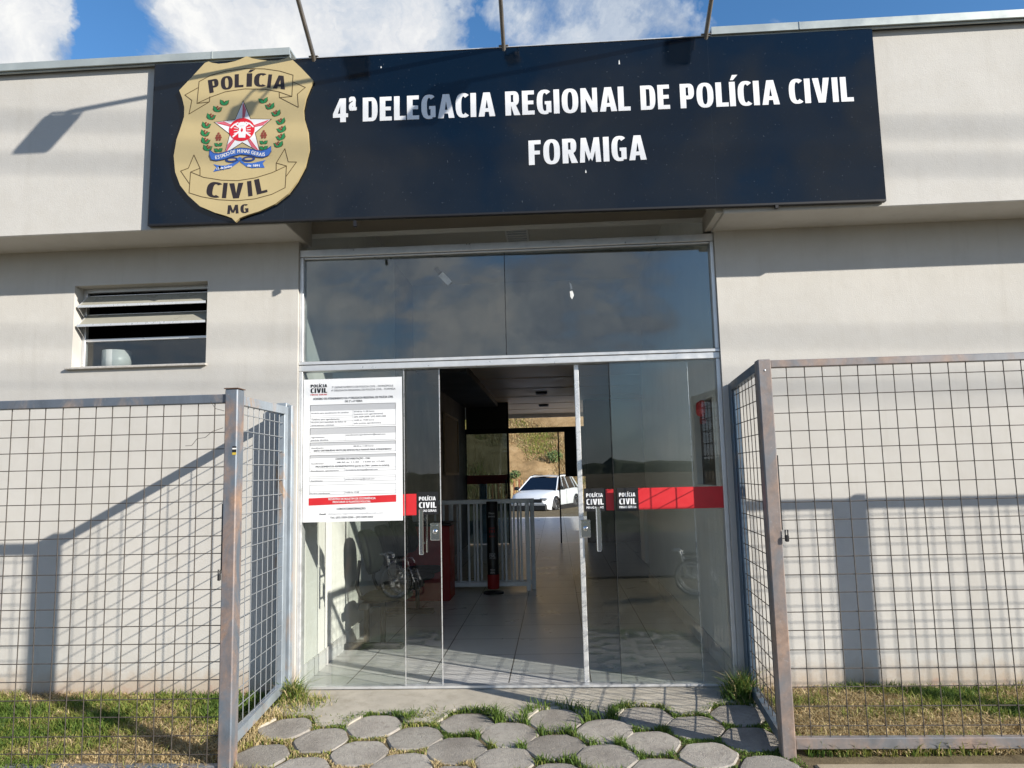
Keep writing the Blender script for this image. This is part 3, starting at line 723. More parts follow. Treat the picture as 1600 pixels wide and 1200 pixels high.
# louvre window
fr = MB()
for a in ((wl[0],wl[1],.11,.15,wl[3]-.03,wl[3]),(wl[0],wl[1],.11,.15,wl[2]+.001,wl[2]+.025),(wl[0],wl[0]+.028,.11,.15,wl[2]+.025,wl[3]-.03),(wl[1]-.02,wl[1],.11,.15,wl[2]+.025,wl[3]-.03),(wl[0]+.028,wl[1]-.02,.112,.148,2.585,2.607)): fr.bbox(*a, b=.003)
win = fr.build('louvre_window', M['alu'], bld)
for zb, zt in ((2.845,2.945),(2.695,2.795)):
    s = MB(); x0, x1 = wl[0]+.03, wl[1]-.022; yb, yt = .015, .125
    s.slab([(x0,0),(x1,0),(x1,.006),(x0,.006)], 0, math.hypot(zt-zb, yt-yb)); ang = math.atan2(zt-zb, yt-yb)
    s.move(Matrix.Translation((0,yb,zb)) @ Matrix.Rotation(ang, 4, 'X')); lv = s.build('louvre', M['louvre_glass'], win)
    e = MB(); e.bar((x0-.01,yb,zb),(x1+.005,yb,zb), .014,.018); e.bar((x0-.012,yt,zt),(x1+.005,yt,zt), .012,.012); e.bar((x0,yb,zb),(x0,yt,zt), .012,.014)
    e.add([(x0-.013,yb-.004,zb),(x0-.013,.105,zb-.075),(x0-.013,.12,zb+.02),(x0-.009,yb-.004,zb),(x0-.009,.105,zb-.075),(x0-.009,.12,zb+.02)], [(0,2,1),(3,4,5),(0,1,4,3),(1,2,5,4),(2,0,3,5)])
    e.build('louvre_clip', M['alu_bright'], win)
g = MB(); g.box(wl[0]+.028,wl[1]-.02,.127,.133,2.393,2.585); g.build('pane', M['window_glass'], win)
g = MB(); g.bbox(wl[0]-.035,wl[1]+.012,-.03,.12,2.352,2.368, b=.003); g.build('sill', M['stone'], win)
# dim room behind the window
mb = MB(); mb.box(-4.3,-2.2,1.6,1.7,1.8,3.3); mb.box(-4.3,-2.2,.19,1.7,3.2,3.3); mb.box(-4.3,-2.2,.19,1.7,1.7,1.8); mb.box(-4.3,-4.2,.19,1.7,1.8,3.2); mb.box(-2.3,-2.2,.19,1.7,1.8,3.2)
mb.box(-4.3,-2.2,.181,.30,2.30,2.36)
mb.build('washroom_shell', M['darkwall'], bld)
r = MB(); r.lathe((-3.44,.235,2.361), [(.0,.0),(.105,0),(.105,.165),(.035,.165),(.035,.03)], 'z', 28); tag(r.build('paper_roll', M['white']), 'white roll standing on the inner sill behind the louvre window', 'roll')

# ------------------------------------------------------------------ sign board
SX0,SX1,SZ0,SZ1 = -2.838,2.272,3.285,4.495
sg = thing('sign_board', 'long glossy navy sign board with white lettering over the entrance', 'sign', (-.28,-.40,3.29))
tilt = [(SX0,3.315),(SX1,3.262),(SX1+.004,4.482),(1.142,4.490),(-1.79,4.497),(SX0+.012,4.520)]
mb = MB(); mb.slab(tilt, -.430,-.392); mb.build('panel', M['sign'], sg)
ed = MB(); th = .012
ed.slab([(SX0,3.302),(SX1,3.249),(SX1,3.262),(SX0,3.315)], -.431,-.391); ed.slab([(SX0-.006,3.302),(SX0,3.302),(SX0+.012,4.52),(SX0+.006,4.52)], -.431,-.391)
ed.box(-1.78,1.17,-.436,-.30,4.497,4.503, 1)
for x in (-1.35,1.55): ed.box(x-.01,x+.01,-.429,-.40,3.235,3.275)
ed.build('frame', [M['sign_edge'],M['alu']], sg)
sm = MB(); sm.box(-1.8585,-1.8575,-.4306,-.43,3.31,4.49); sn = simple('seam_navy',(.02,.03,.045),.2); sm.build('panel_seam', sn, sg); sm = MB(); sm.box(1.148,1.149,-.4306,-.43,3.28,4.48); sm.build('panel_seam', sn, sg)
dr_ = MB()
for x_, z_, h_ in ((.532,4.36,.035),(-1.16,4.41,.015),(.27,3.565,.022)):
    dr_.flat([(x_,z_),(x_+.004,z_-h_*.4),(x_+.005,z_-h_),(x_-.004,z_-h_),(x_-.003,z_-h_*.4)], -.4306, 0)
dr_.build('bird_dropping_streaks', M['tape'], sg)
LT = MB(); yl = -.4335
def slt(s, x, z, h, w): caps(LT, s, x, z, h, w, yl, 0, .003, .10)
sl = -.0102
slt('4', -1.507,4.001,.178,.108)
text(LT, 'a', -1.392, 4.085, .150, .056, yl, 0, .05, thick=.003, gap=.1)
# words sit on a line that drops slightly to the right, as the panel does
for wd, x0, x1 in (('DELEGACIA',-1.292,-.348),('REGIONAL',-.276,.597),('DE',.668,.869),('POLÍCIA',.941,1.616),('CIVIL',1.682,2.113)):
    k = len(LT.v); slt(wd, x0, 4.0, .178, x1-x0)
    for i in range(k, len(LT.v)): x, y, z = LT.v[i]; LT.v[i] = (x, y, z + sl*(x+1.5))
slt('FORMIGA', -.121,3.617,.178,.812)
LT.build('lettering', M['letter'], sg)

# ------------------------------------------------------------------ badge
def Bq(x, y):   # picture of the badge (1029 x 1200 units) to metres on the sign face
    return (-2.1785 + (x-478)*.001105*(1 - .0), 4.528 - (y-28)*.001098 + 0*x)
def Bl(l): return [Bq(*p) for p in l]
bd = thing('police_badge', 'gold police shield with star and wreath fixed on the left end of the navy sign', 'badge', (-2.17,-.434,3.29))
yb = -.455
shield = [(515,28),(480,45),(440,58),(385,68),(330,70),(285,60),(262,50),(238,58),(150,155),(70,240),(92,295),(108,360),(108,425),(90,490),(62,580),(47,690),(60,800),(95,890),(150,962),(230,1038),(330,1085),(400,1108),(440,1125),(465,1152),(492,1127),(545,1108),(620,1088),(720,1045),(805,980),(860,905),(912,805),(938,690),(928,570),(902,480),(897,420),(912,340),(935,280),(960,222),(880,130),(800,48),(770,60),(730,70),(660,68),(600,57),(555,45)]
mb = MB(); mb.slab(Bl(shield), yb,-.4345); mb.build('shield_plate', M['gold'], bd)
y1, y2, y3, y4 = yb-.0012, yb-.0022, yb-.0032, yb-.0042
ln = MB(); W_ = .0048
for l, cl in (([(203,187),(280,148),(380,124),(510,113),(640,124),(740,145),(828,178),(822,325),(735,288),(640,265),(510,255),(380,268),(280,300),(193,338)],1),
  ([(200,228),(110,275),(158,315),(142,408),(275,332),(278,296)],0),([(193,338),(275,332)],0),([(828,225),(910,268),(858,310),(865,402),(740,328),(738,290)],0),([(740,328),(822,325)],0),
  ([(163,805),(250,845),(370,870),(475,878),(590,865),(700,835),(792,795),(785,940),(700,980),(590,1005),(470,1012),(350,1000),(240,975),(157,945)],1),
  ([(163,805),(225,782),(182,690),(148,778),(97,795),(158,885)],0),([(225,782),(226,830)],0),([(792,795),(725,772),(780,678),(803,768),(857,772),(790,865)],0),([(725,772),(725,822)],0)):
    ln.stroke(Bl(l), W_, y1, 0, bool(cl))
ln.build('banner_outline', M['badge_line'], bd)
tx = MB()
def ch(s, cx, cy, w, h, rot, m=0, mbx=tx, y=y1, bold=.055):
    x, z = Bq(cx, cy + h/2); caps(mbx, s, x, z, h*.001098, w*.001105, y, m, 0, .14, 'C', R(rot))
for s, cx, cy, w, r in (('P',309,221,68,9),('O',392,206,78,4),('L',471,196,58,1),('Í',538,195,36,-1),('C',606,199,76,-3),('I',668,210,24,-6),('A',735,222,82,-9)): ch(s,cx,cy,w,92,r)
for s, cx, cy, w, r in (('C',308,930,90,-11),('I',387,940,28,-5),('V',466,945,92,0),('I',560,935,28,6),('L',637,920,70,12)): ch(s,cx,cy,w,102,r)
ch('MG',480,1068,138,58,1)
tx.build('lettering', M['badge_text'], bd)
st = MB(); cx, cy = 500, 540
def star(ro, ri): return [(cx + (ro if k%2==0 else ri)*math.sin(k*math.pi/5), cy - 5 - (ro if k%2==0 else ri)*math.cos(k*math.pi/5)) for k in range(10)]
st.flat(Bl(star(203,90)), y1, 2); st.flat(Bl(star(192,85)), y2, 0)
S_ = star(186,82)
for k in range(0,10,2):
    p = S_[k]; q = S_[(k+1)%10]; c = (cx,cy-5)
    st.flat(Bl([c, p, (p[0]*.62+q[0]*.38, p[1]*.62+q[1]*.38)]), y3, 3)
    st.stroke(Bl([c, (p[0]*.93+c[0]*.07, p[1]*.93+c[1]*.07)]), .0045, y3-.0003, 1); st.stroke(Bl([c, (p[0]*.6+q[0]*.4, p[1]*.6+q[1]*.4)]), .003, y3-.0003, 1)
circ = [(cx-4 + 85*math.cos(a*math.pi/16), cy-5 + 78*math.sin(a*math.pi/16)) for a in range(32)]
st.flat(Bl(circ), y4, 1)
yy5 = y4-.001
st.flat(Bl([(476,590),(474,555),(480,510),(520,510),(524,555),(520,592)]), yy5, 0); st.flat(Bl([(470,512),(472,494),(485,484),(510,484),(524,494),(527,512)]), yy5, 0)
for a, b_ in (((440,580),(535,500)),((552,580),(455,500))): st.stroke(Bl([a,b_]), .012, yy5, 0)
st.stroke(Bl([(425,520),(445,500),(470,488)]), .010, yy5, 0); st.stroke(Bl([(570,520),(548,498),(522,488)]), .010, yy5, 0)
for dy in (-14,0,14):
    st.stroke(Bl([(445,540+dy*1.4),(468,540+dy)]), .005, yy5, 0); st.stroke(Bl([(553,540+dy*1.4),(530,540+dy)]), .005, yy5, 0)
st.flat(Bl([(497,522),(506,540),(497,555),(488,540)]), yy5-.0008, 1)
st.build('star', [M['star_white'],M['star_red'],M['badge_line'],M['star_pink']], bd)
wr = MB()
def leaf(x, y, ang, L=40, w=13):
    c, s = math.cos(R(ang)), math.sin(R(ang)); P = [(0,0),(.25,.75),(.55,.9),(1,0),(.55,-.9),(.25,-.75)]
    def pt(sc): return [(x + (a*L*c - b_*w*sc*s), y - (a*L*s + b_*w*sc*c)) for a, b_ in P]
    wr.flat(Bl(pt(1.35)), y1, 2); wr.flat(Bl(pt(.85)), y2, 0)
LL = [(372,362,70),(325,405,55),(282,455,45),(250,512,38),(243,566,32),(247,618,28),(265,668,20)]
for sgn in (1,-1):
    for i, (x, y, d) in enumerate(LL):
        X = x if sgn > 0 else 1008-x; 
        for da in (38,-38): 
            a = 90 + da; a = a - (0 if sgn>0 else 0) + (90-d)*(-.35 if sgn>0 else .35) + (12 if i==6 else 0)*sgn; leaf(X, y, a, 50)
        for k, (dx, dy) in enumerate(((14,-58),(30,-50),(22,-40))):
            if i == 0: continue
            bx = X + sgn*dx - sgn*8; by = y + dy + 22; wr.flat(Bl([(bx+6.5*math.cos(q),by+6.5*math.sin(q)) for q in [i_*.785 for i_ in range(8)]]), y2-.0004, 1)
    X0 = 342 if sgn > 0 else 640
    for dx, dy in ((0,-22),(-9,-8),(9,-8),(-14,6),(0,6),(14,6),(-9,20),(9,20)):
        wr.flat(Bl([(X0+dx+8*math.cos(q),575+dy+8*math.sin(q)) for q in [i_*.785 for i_ in range(8)]]), y2, 1)
    for a in (40,140): leaf(X0,640,a,36,11); leaf(X0,678,a,38,12)
wr.build('wreath', [M['leaf_print'],M['berry'],M['badge_line']], bd)
rb = MB()
def Z6(l): return [((310+X/10.667-260)*4.286, (200+Y/10.667-80)*4.286) for X, Y in l]
fk = [0]
def fill(l, y, m): fk[0] = (fk[0]+1) % 7; rb.flat(Bl(l), y - fk[0]*.00004, m)
topc = [(180,372),(250,430),(330,440),(430,420),(560,380),(690,362),(820,380),(940,415),(1030,428),(1110,410),(1185,360)]
botc = [(1190,440),(1150,510),(1060,542),(960,530),(860,495),(690,470),(540,500),(420,540),(300,556),(210,535),(178,460)]
band = [(a,b_) for a, b_ in zip(topc, botc[::-1])]
for i in range(len(topc)-1):
    q = [topc[i],topc[i+1],botc[::-1][i+1],botc[::-1][i]]; fill(Z6(q), y3-.0015, 0)
rb.stroke(Bl(Z6(topc)), .005, y3-.0018, 1); rb.stroke(Bl(Z6(botc)), .005, y3-.0018, 1)
for L_, R_ in (([(245,610),(350,640),(450,645),(560,610),(655,560)],[(300,665),(300,700),(400,712),(520,695),(665,595)]),([(690,560),(760,615),(880,625),(990,605),(1100,585)],[(680,595),(780,675),(880,708),(985,705),(1050,640)])):
    for i in range(4): fill(Z6([L_[i],L_[i+1],R_[i+1],R_[i]]), y2, 0)
fill(Z6([(300,665),(245,738),(400,712),(350,640)]), y2, 0); fill(Z6([(985,705),(1085,712),(1050,640),(990,605)]), y2, 0)
for x in (545,820):
    el_ = [(x+108*math.cos(k*.3927), 553+46*math.sin(k*.3927)) for k in range(16)]; fill(Z6(el_), y3, 1)
    el_ = [(x+ (0 if x<600 else 0) +66*math.cos(k*.3927), 553+17*math.sin(k*.3927)) for k in range(16)]; fill(Z6(el_), y3-.0006, 3)
fill(Z6([(675+42*math.cos(k*.785), 548+34*math.sin(k*.785)) for k in range(8)]), y3-.001, 0)
for (x, y, s, r) in ((295,500,'E',10),(335,495,'S',9),(375,487,'T',10),(412,474,'A',14),(450,462,'D',14),(490,448,'O',14),(552,428,'D',8),(590,420,'E',4),(660,415,'M',1),(705,414,'I',0),(740,417,'N',-3),(784,424,'A',-6),(820,432,'S',-9),(880,448,'G',-12),(922,462,'E',-12),(965,476,'R',-12),(1010,486,'A',-8),(1045,489,'I',-4),(1074,488,'S',0)):
    X, Z = Bq(*Z6([(x, y+30)])[0]); text(rb, s, X, Z, .0245, None, y3-.0030, 2, .03, 'C', R(r), .82)
for (s, x, y, w, r) in (('15 de Junho',432,698,250,8),('de 1891',905,690,200,-3)):
    X, Z = Bq(*Z6([(x,y)])[0]); text(rb, s, X, Z, .0155, w*.000444, y3-.0040, 2, .03, 'C', R(r))
rb.build('ribbon', [M['ribbon_blue'],M['ribbon_dark'],M['star_white'],M['gold']], bd)

# ------------------------------------------------------------------ floodlights on arms above the sign
def flood(x, label, lamp_rot=0, s=1.):
    r = thing('floodlight', label, 'floodlight', (x,-.43,4.503), 'floodlights on arms over the sign')
    a = MB(); a.tube([(x,-.41,4.36+.11),(x,-.45,4.515),(x+.005,-.9,4.79),(x+.012,-1.47,5.15)], .0155, 8); a.bbox(x-.035,x+.035,-.445,-.40,4.504,4.512); a.build('arm', M['arm'], r)
    h = MB(); W2, H2 = .105*s, .11*s
    h.bbox(-W2,W2,-.045,.03,-H2,H2, b=.012)
    for i in range(6): h.box(-W2*.8+i*W2*.32,-W2*.8+i*W2*.32+.006,-.055,-.03,-H2*.8,H2*.8)
    mt = Matrix.Translation((x+.012,-1.55,5.06)) @ Matrix.Rotation(R(lamp_rot),4,'Z') @ Matrix.Rotation(R(-42),4,'X')
    h.move(mt); hd = h.build('lamp_head', M['lamp_body'], r)
    g = MB(); g.box(-W2*.86,W2*.86,.0305,.034,-H2*.82,H2*.82); g.move(mt); g.build('lamp_glass', M['lamp_glass'], hd)
    b_ = MB(); b_.tube([(x+.012-W2-.012,-1.55,5.06),(x+.012-W2-.012,-1.47,5.15),(x+.012+W2+.012,-1.47,5.15),(x+.012+W2+.012,-1.55,5.06)], .008, 6); b_.build('bracket', M['arm'], r)
flood(-1.65, 'floodlight on the left arm, beside the gold badge'); flood(-.278, 'floodlight on the middle arm, over the words of the sign', 35, .45); flood(1.142, 'floodlight on the right arm, above the right half of the sign')

# ------------------------------------------------------------------ poster on the left fixed pane
po = thing('notice_poster', 'white printed notice with grey tables and a red bar taped on the left glass', 'poster', (-1.495,.045,1.172))
PX0,PX1,PZ0,PZ1 = -1.866,-1.122,1.172,2.226
mb = MB(); mb.box(PX0,PX1,.0415,.0445,PZ0,PZ1); mb.build('sheet', M['paper'], po)
pr = MB(); yp = .0405
def PX(X): return PX0 + (X-62)/690*(PX1-PX0)
def PZ(Y): return PZ1 - (Y-145)/988*(PZ1-PZ0)
def rect(x0,y0,x1,y1,m): pr.flat([(PX(x0),PZ(y1)),(PX(x1),PZ(y1)),(PX(x1),PZ(y0)),(PX(x0),PZ(y0))], yp, m)
def line(s, x, ybase, h, w, m=1, b_=.0, al='L', gap=0): text(pr, s, PX(x), PZ(ybase), h/988*(PZ1-PZ0), w/690*(PX1-PX0), yp-.0008, m, b_, al, gap=gap)
caps(pr, 'POLÍCIA', PX(113), PZ(202), 21/988*(PZ1-PZ0), 116/690*(PX1-PX0), yp-.0008, 0, 0, .12); caps(pr, 'CIVIL', PX(113), PZ(241), 33/988*(PZ1-PZ0), 116/690*(PX1-PX0), yp-.0008, 0, 0, .12); line('MINAS GERAIS',113,258,9,116,4,.02)
line('7º DEPARTAMENTO DE POLÍCIA CIVIL - DIVINÓPOLIS',262,212,13,430); line('4ª DELEGACIA REGIONAL DE POLÍCIA CIVIL - FORMIGA',258,234,13,450)
line('HORÁRIO DE ATENDIMENTO DA 4ª DELEGACIA REGIONAL DE POLÍCIA CIVIL',132,290,14,560,1,.025); line('DE 2ª a 6ª FEIRA',355,312,13,122,1,.025)
for y0,y1 in ((326,368),(487,532),(588,610),(676,696)): rect(110,y0,708,y1,2)
for y0,y1 in ((326,478),(487,580),(588,660),(676,790),(822,860),(880,948)):
    for a in ((110,y0,708,y0+2.5),(110,y1-2.5,708,y1),(110,y0,112.5,y1),(705.5,y0,708,y1)): rect(*a,3)
rect(410,368,412,478,3); rect(355,535,357,580,3); rect(350,770,352,790,3); rect(350,835,352,860,3); rect(350,925,352,948,3)
for y in (402,440,415): rect(110,y,410,y+2,3)
for y in (768,835,925): rect(110,y,708,y+2,3)
for s,x,y,w,m in (('Horário para atendimento de carteiras',120,388,262,5),('07:40 às 11:30 horas',420,384,140,5),('(somente com agendamento)',420,402,200,5),('Telefone para agendamento:',120,432,200,1),('(37) 3329-2658 / (37) 3329-2302',420,421,222,1),('Horário para expedição de folhas de',120,452,245,5),('antecedentes criminais',120,472,160,5),('14:00 às 17:00 horas',420,444,140,5),('(não precisa agendamento)',420,465,185,5),
   ('Agendamento:',120,556,95,5),('atendimento.agendamento@email.com',362,545,275,5),('perícia técnica',120,575,120,5),('Atendimento:',120,630,90,5),('08:30 às 11:00 horas',415,624,140,5),
   ('Atendimento:',120,738,90,5),('08:30 às 11:30 - 14:00 às 17:00',300,733,330,5),('Atendimento, agendamento',118,788,195,5),('formulario.formiga@email.com',360,786,222,5),('Atendimento:',118,856,85,5),('protocolo.formiga@email.com',360,850,200,5),('Horário atendimento',115,942,140,5),('14:00 às 17:00',360,940,95,5)):
    line(s,x,y,9.5,w,m,.012)
line('SERÃO DISTRIBUÍDAS VINTE (20) SENHAS PELA MANHÃ PARA ATENDIMENTO',138,650,11,540,1,.02)
line('CARTEIRA DE HABILITAÇÃO - CNH',290,710,11,240,1,.02); line('PROCEDIMENTOS ADMINISTRATIVOS (perda da CNH - pontos na carteira)',152,760,11,510,1,.02)
pr.flat([(PX(105),PZ(1020)),(PX(708),PZ(1006)),(PX(708),PZ(958)),(PX(105),PZ(970))], yp, 4)
line('REGISTRO DE BOLETIM DE OCORRÊNCIA',242,985,13,325,6,.02); line('PROCURAR O PLANTÃO POLICIAL',272,1006,13,262,6,.02)
line('CONTATO/INFORMAÇÃO:',300,1053,14,200,1,.02); line('Email:',182,1085,11,45,1,.02); line('delegacia.regional.formiga@email.com',240,1083,10,380,2); line('Tel.: (37) 3329-2250 - (37) 3329-2353',255,1110,12,295,1,.02)
pr.build('print', [M['ink'],M['ink_grey'],M['table_grey'],M['table_line'],M['red'],simple('light_ink',(.24,.24,.26),.6),M['letter']], po)
# scraps on the transom
def scrap(pts, label):
    m_ = MB(); m_.slab(pts, .0625,.0655); return tag(m_.build('sticker_scrap', M['tape']), label, 'sticker')
def rot(c, w, h, a): return [(c[0]+x*math.cos(a)-z*math.sin(a), c[1]+x*math.sin(a)+z*math.cos(a)) for x, z in ((-w/2,-h/2),(w/2,-h/2),(w/2,h/2),(-w/2,h/2))]
a = R(-48); p1 = rot((-.79,2.965), .105,.045, a); p2 = rot((-.848,3.032), .05,.03, a)
m_ = MB(); m_.slab(p1,.0625,.0655); m_.slab(p2,.0625,.0655,1); tag(m_.build('sticker_scrap',[M['tape'],M['table_line']]), 'slanted white label stuck on the left transom pane', 'sticker')
m_ = MB(); m_.slab([(.142,2.905),(.158,2.885),(.165,2.85),(.152,2.845)],.0625,.0655); m_.slab([(.145,2.83),(.165,2.84),(.175,2.80),(.16,2.77),(.148,2.79)],.0625,.0655); tag(m_.build('sticker_scrap',M['tape']), 'torn remnant of white tape on the right transom pane', 'sticker')

# ------------------------------------------------------------------ fences
def wires(mb, xs, zs, x0, x1, z0, z1, y, r=.0029):
    for x in xs:
        j = random.uniform(-.007,.007); x += random.uniform(-.003,.003); mb.tube([(x,y,z0),(x+j,y,(z0+z1)/2),(x,y,z1)], r, 6)
    for z in zs: 
        j = random.uniform(-.006,.006); z += random.uniform(-.003,.003); mb.tube([(x0,y+.005,z),((x0+x1)/2,y+.005,z+j),(x1,y+.005,z)], r, 6)
def wires_y(mb, ys, zs, y0, y1, z0, z1, x, x1=None, r=.0029):
    x1 = x if x1 is None else x1; f = lambda y: x + (x1-x)*(y-y0)/(y1-y0)
    for y in ys: mb.tube([(f(y),y,z0),(f(y),y,z1)], r, 6)
    for z in zs: mb.tube([(x+.006,y0,z),(x1+.006,y1,z)], r, 6)
# left fence
lf = thing('mesh_fence', 'galvanised mesh fence left of the entrance with a return to the wall', 'fence', (-1.89,-1.1,gz(-1.9,-1.1)))
yF = -1.10
p = MB(); p.bbox(-1.932,-1.855,yF-.035,yF+.062,-.30,2.028, b=.006); pf = p.build('post', M['post'], lf)
c = MB(); c.bbox(-1.937,-1.85,yF-.04,yF+.067,2.0285,2.034, b=.002); c.build('cap_plate', simple('rusty_cap',(.13,.075,.05),.8,.2), pf)
p = MB(); p.bbox(-2.025,-1.95,-.078,-.003,-.25,2.045, b=.005); p.bbox(-1.9495,-1.915,-.06,-.003,-.05,2.03, b=.005); p.build('post', M['galv'], lf)
p = MB(); p.bbox(-4.73,-4.65,yF-.035,yF+.042,-.30,2.0, b=.006); p.build('post', M['post'], lf)
for za, zb, nm_ in ((1.947,2.0,'top_rail'),(-.14,-.088,'bottom_rail')):
    p = MB(); p.bbox(-4.65,-1.9325,yF-.02,yF+.028,za,zb, b=.004); p.build(nm_, M['rail'], lf)
m_ = MB(); wires(m_, [-2.839+.1042*k for k in range(-17,9)], [1.877-.1006*k for k in range(20)], -4.65,-1.93,-.09,1.95, yF); m_.build('front_mesh', M['wire'], lf)
p = MB(); p.bar((-1.893,yF+.063,1.970),(-1.955,-.08,1.985), .038,.055); p.bar((-1.893,yF+.063,.045-.02),(-1.958,-.08,.055), .04,.06); p.bbox(-1.975,-1.935,-.150,-.079,.02,1.99, b=.004)
p.build('return_frame', M['galv'], lf)
m_ = MB(); wires_y(m_, [-.955+.1035*k for k in range(9)], [1.89-.1006*k for k in range(19)], yF+.04,-.09,.05,1.95,-1.897,-1.955); m_.build('return_mesh', simple('pale_wire',(.33,.35,.37),.5,.5), lf)
p = MB(); p.box(-1.9385,-1.9325,yF-.028,yF-.012,.98,1.36); p.bbox(-1.950,-1.935,yF-.045,yF-.025,.925,.96, b=.006); p.tube([(-1.95,yF-.03,.96),(-1.95,yF-.03,.985),(-1.938,yF-.03,.985),(-1.938,yF-.03,.96)], .004); p.build('latch', M['black'], lf)
s_ = MB(); s_.box(-1.880,-1.856,yF-.0362,yF-.0355,1.655,1.69,0); s_.box(-1.880,-1.856,yF-.0362,yF-.0355,1.64,1.654,1); s_.box(-1.880,-1.856,yF-.0366,yF-.0363,1.672,1.680,2); s_.build('paint_mark', [M['black'],simple('yellow_label',(.55,.40,.05),.5),M['white']], pf)
w_ = MB(); w_.tube([(-1.94,yF-.03,1.80),(-2.0,yF-.04,1.78),(-2.04,yF-.045,1.745),(-2.09,yF-.04,1.74),(-2.12,yF-.045,1.70),(-2.16,yF-.04,1.70)], .0016, 5); w_.tube([(-1.94,yF-.02,1.90),(-1.99,yF-.03,1.915),(-2.02,yF-.03,1.96)], .0016, 5); w_.build('loose_wire', M['wire'], lf)
# right fence
rf = thing('mesh_fence', 'rusty mesh fence right of the entrance with a blue-grey return to the wall', 'fence', (1.23,-1.03,gz(1.23,-1.03)))
yF = -1.03
p = MB(); p.bbox(1.190,1.266,yF-.0,yF+.076,-.30,2.117, b=.006); pf = p.build('post', M['post_right'], rf)
h_ = MB(); h_.lathe((1.228,yF-.002,2.052), [(0,0),(.006,0),(.006,.004)], 'y', 10); h_.build('bolt', M['alu'], pf)
p = MB(); p.bbox(1.252,1.30,-.078,-.003,-.25,2.095, b=.005); p.build('post', M['blue_steel'], rf)
p = MB(); p.bbox(3.72,3.80,yF-.02,yF+.086,-.30,2.117, b=.006); p.build('post', M['post_right'], rf)
for xa, xb in ((1.2665,3.72),(3.8005,6.0)):
    for za, zb, nm_ in ((2.068,2.112,'top_rail'),(-.048,.012,'bottom_rail')):
        p = MB(); p.bbox(xa,xb,yF+.012,yF+.058,za,zb, b=.004); p.build(nm_, M['post_right'], rf)
m_ = MB(); wires(m_, [1.36+.1018*k for k in range(-1,24)]+[3.9+.1018*k for k in range(20)], [2.007-.1020*k for k in range(20)], 1.26,6.0,.0,2.07, yF+.035); m_.build('front_mesh', M['wire'], rf)
p = MB(); p.bar((1.222,yF+.077,2.085),(1.272,-.08,2.068), .04,.055); p.bar((1.222,yF+.077,-.01),(1.272,-.08,.03), .045,.06); p.bbox(1.262,1.302,-.118,-.079,.0,2.06, b=.004); p.build('return_frame', M['blue_steel'], rf)
m_ = MB(); wires_y(m_, [-.90+.1018*k for k in range(8)], [2.0-.102*k for k in range(20)], yF+.07,-.09,.02,2.06,1.224,1.268); m_.build('return_mesh', M['wire'], rf)
p = MB(); p.box(1.267,1.274,yF+.010,yF+.03,1.14,1.56); p.bbox(1.276,1.296,yF-.025,yF+.0,1.075,1.112, b=.006); p.tube([(1.28,yF-.01,1.11),(1.28,yF-.01,1.14),(1.294,yF-.01,1.14),(1.294,yF-.01,1.11)], .004); p.build('latch', M['black'], rf)

# ------------------------------------------------------------------ hall furniture
bn = thing('waiting_bench', 'black waiting-room bench of joined seats along the left hall wall', 'bench', (-1.65,2.05,0))
f = MB(); f.bbox(-1.72,-1.64,1.05,3.10,.36,.41, b=.006); f.build('beam', M['dark_steel'], bn)
for yy in (1.24,2.86):
    f = MB(); f.bbox(-1.90,-1.37,yy-.04,yy+.04,0,.05, b=.008); f.bbox(-1.715,-1.675,yy-.02,yy+.02,.05,.36); f.bbox(-1.57,-1.53,yy-.02,yy+.02,.05,.40); f.bbox(-1.67,-1.53,yy-.015,yy+.015,.36,.395); f.build('leg', M['dark_steel'], bn)
def cushion(cx, cy, cz, w, h, th, tilt, axis):
    mb = MB(); n = 16; prof = []
    for k in range(n):
        a = 2*math.pi*k/n; q = 2.0/3.2; prof.append((math.copysign(abs(math.cos(a))**q, math.cos(a)), math.copysign(abs(math.sin(a))**q, math.sin(a))))
    rings = [(-.5,.90),(-.35,1.0),(.2,1.0),(.42,.93),(.5,.75),(.53,.4)]
    vs = []
    for d, s in rings:
        for a, b_ in prof: vs.append((a*w/2*s, b_*h/2*s, d*th + .10*th*(a*a)*4*axis))
    fs = [(i*n+k, i*n+(k+1)%n, (i+1)*n+(k+1)%n, (i+1)*n+k) for i in range(len(rings)-1) for k in range(n)] + [tuple(reversed(range(n))), tuple(range((len(rings)-1)*n, len(rings)*n))]
    mb.add(vs, fs, 0, True); return mb
for yy in (1.30,1.90,2.50,3.05):
    s = cushion(0,0,0,.44,.42,.05,0,0); s.move(Matrix.Translation((-1.52,yy,.445)) @ Matrix.Rotation(R(90),4,'Z')); s.build('seat', M['vinyl_seat'], bn)
    b_ = cushion(0,0,0,.41,.40,.06,0,1.5); b_.move(Matrix.Translation((-1.70,yy+.02,.825)) @ Matrix.Rotation(R(-5),4,'Z') @ Matrix.Rotation(R(-14),4,'Y') @ Matrix(((0,0,1,0),(1,0,0,0),(0,1,0,0),(0,0,0,1)))); b_.build('backrest', M['vinyl_seat'], bn)
    a_ = MB(); a_.tube([(-1.66,yy,.40),(-1.76,yy,.42),(-1.80,yy,.52),(-1.775,yy,.75)], .016, 8); a_.build('back_stay', M['dark_steel'], bn)

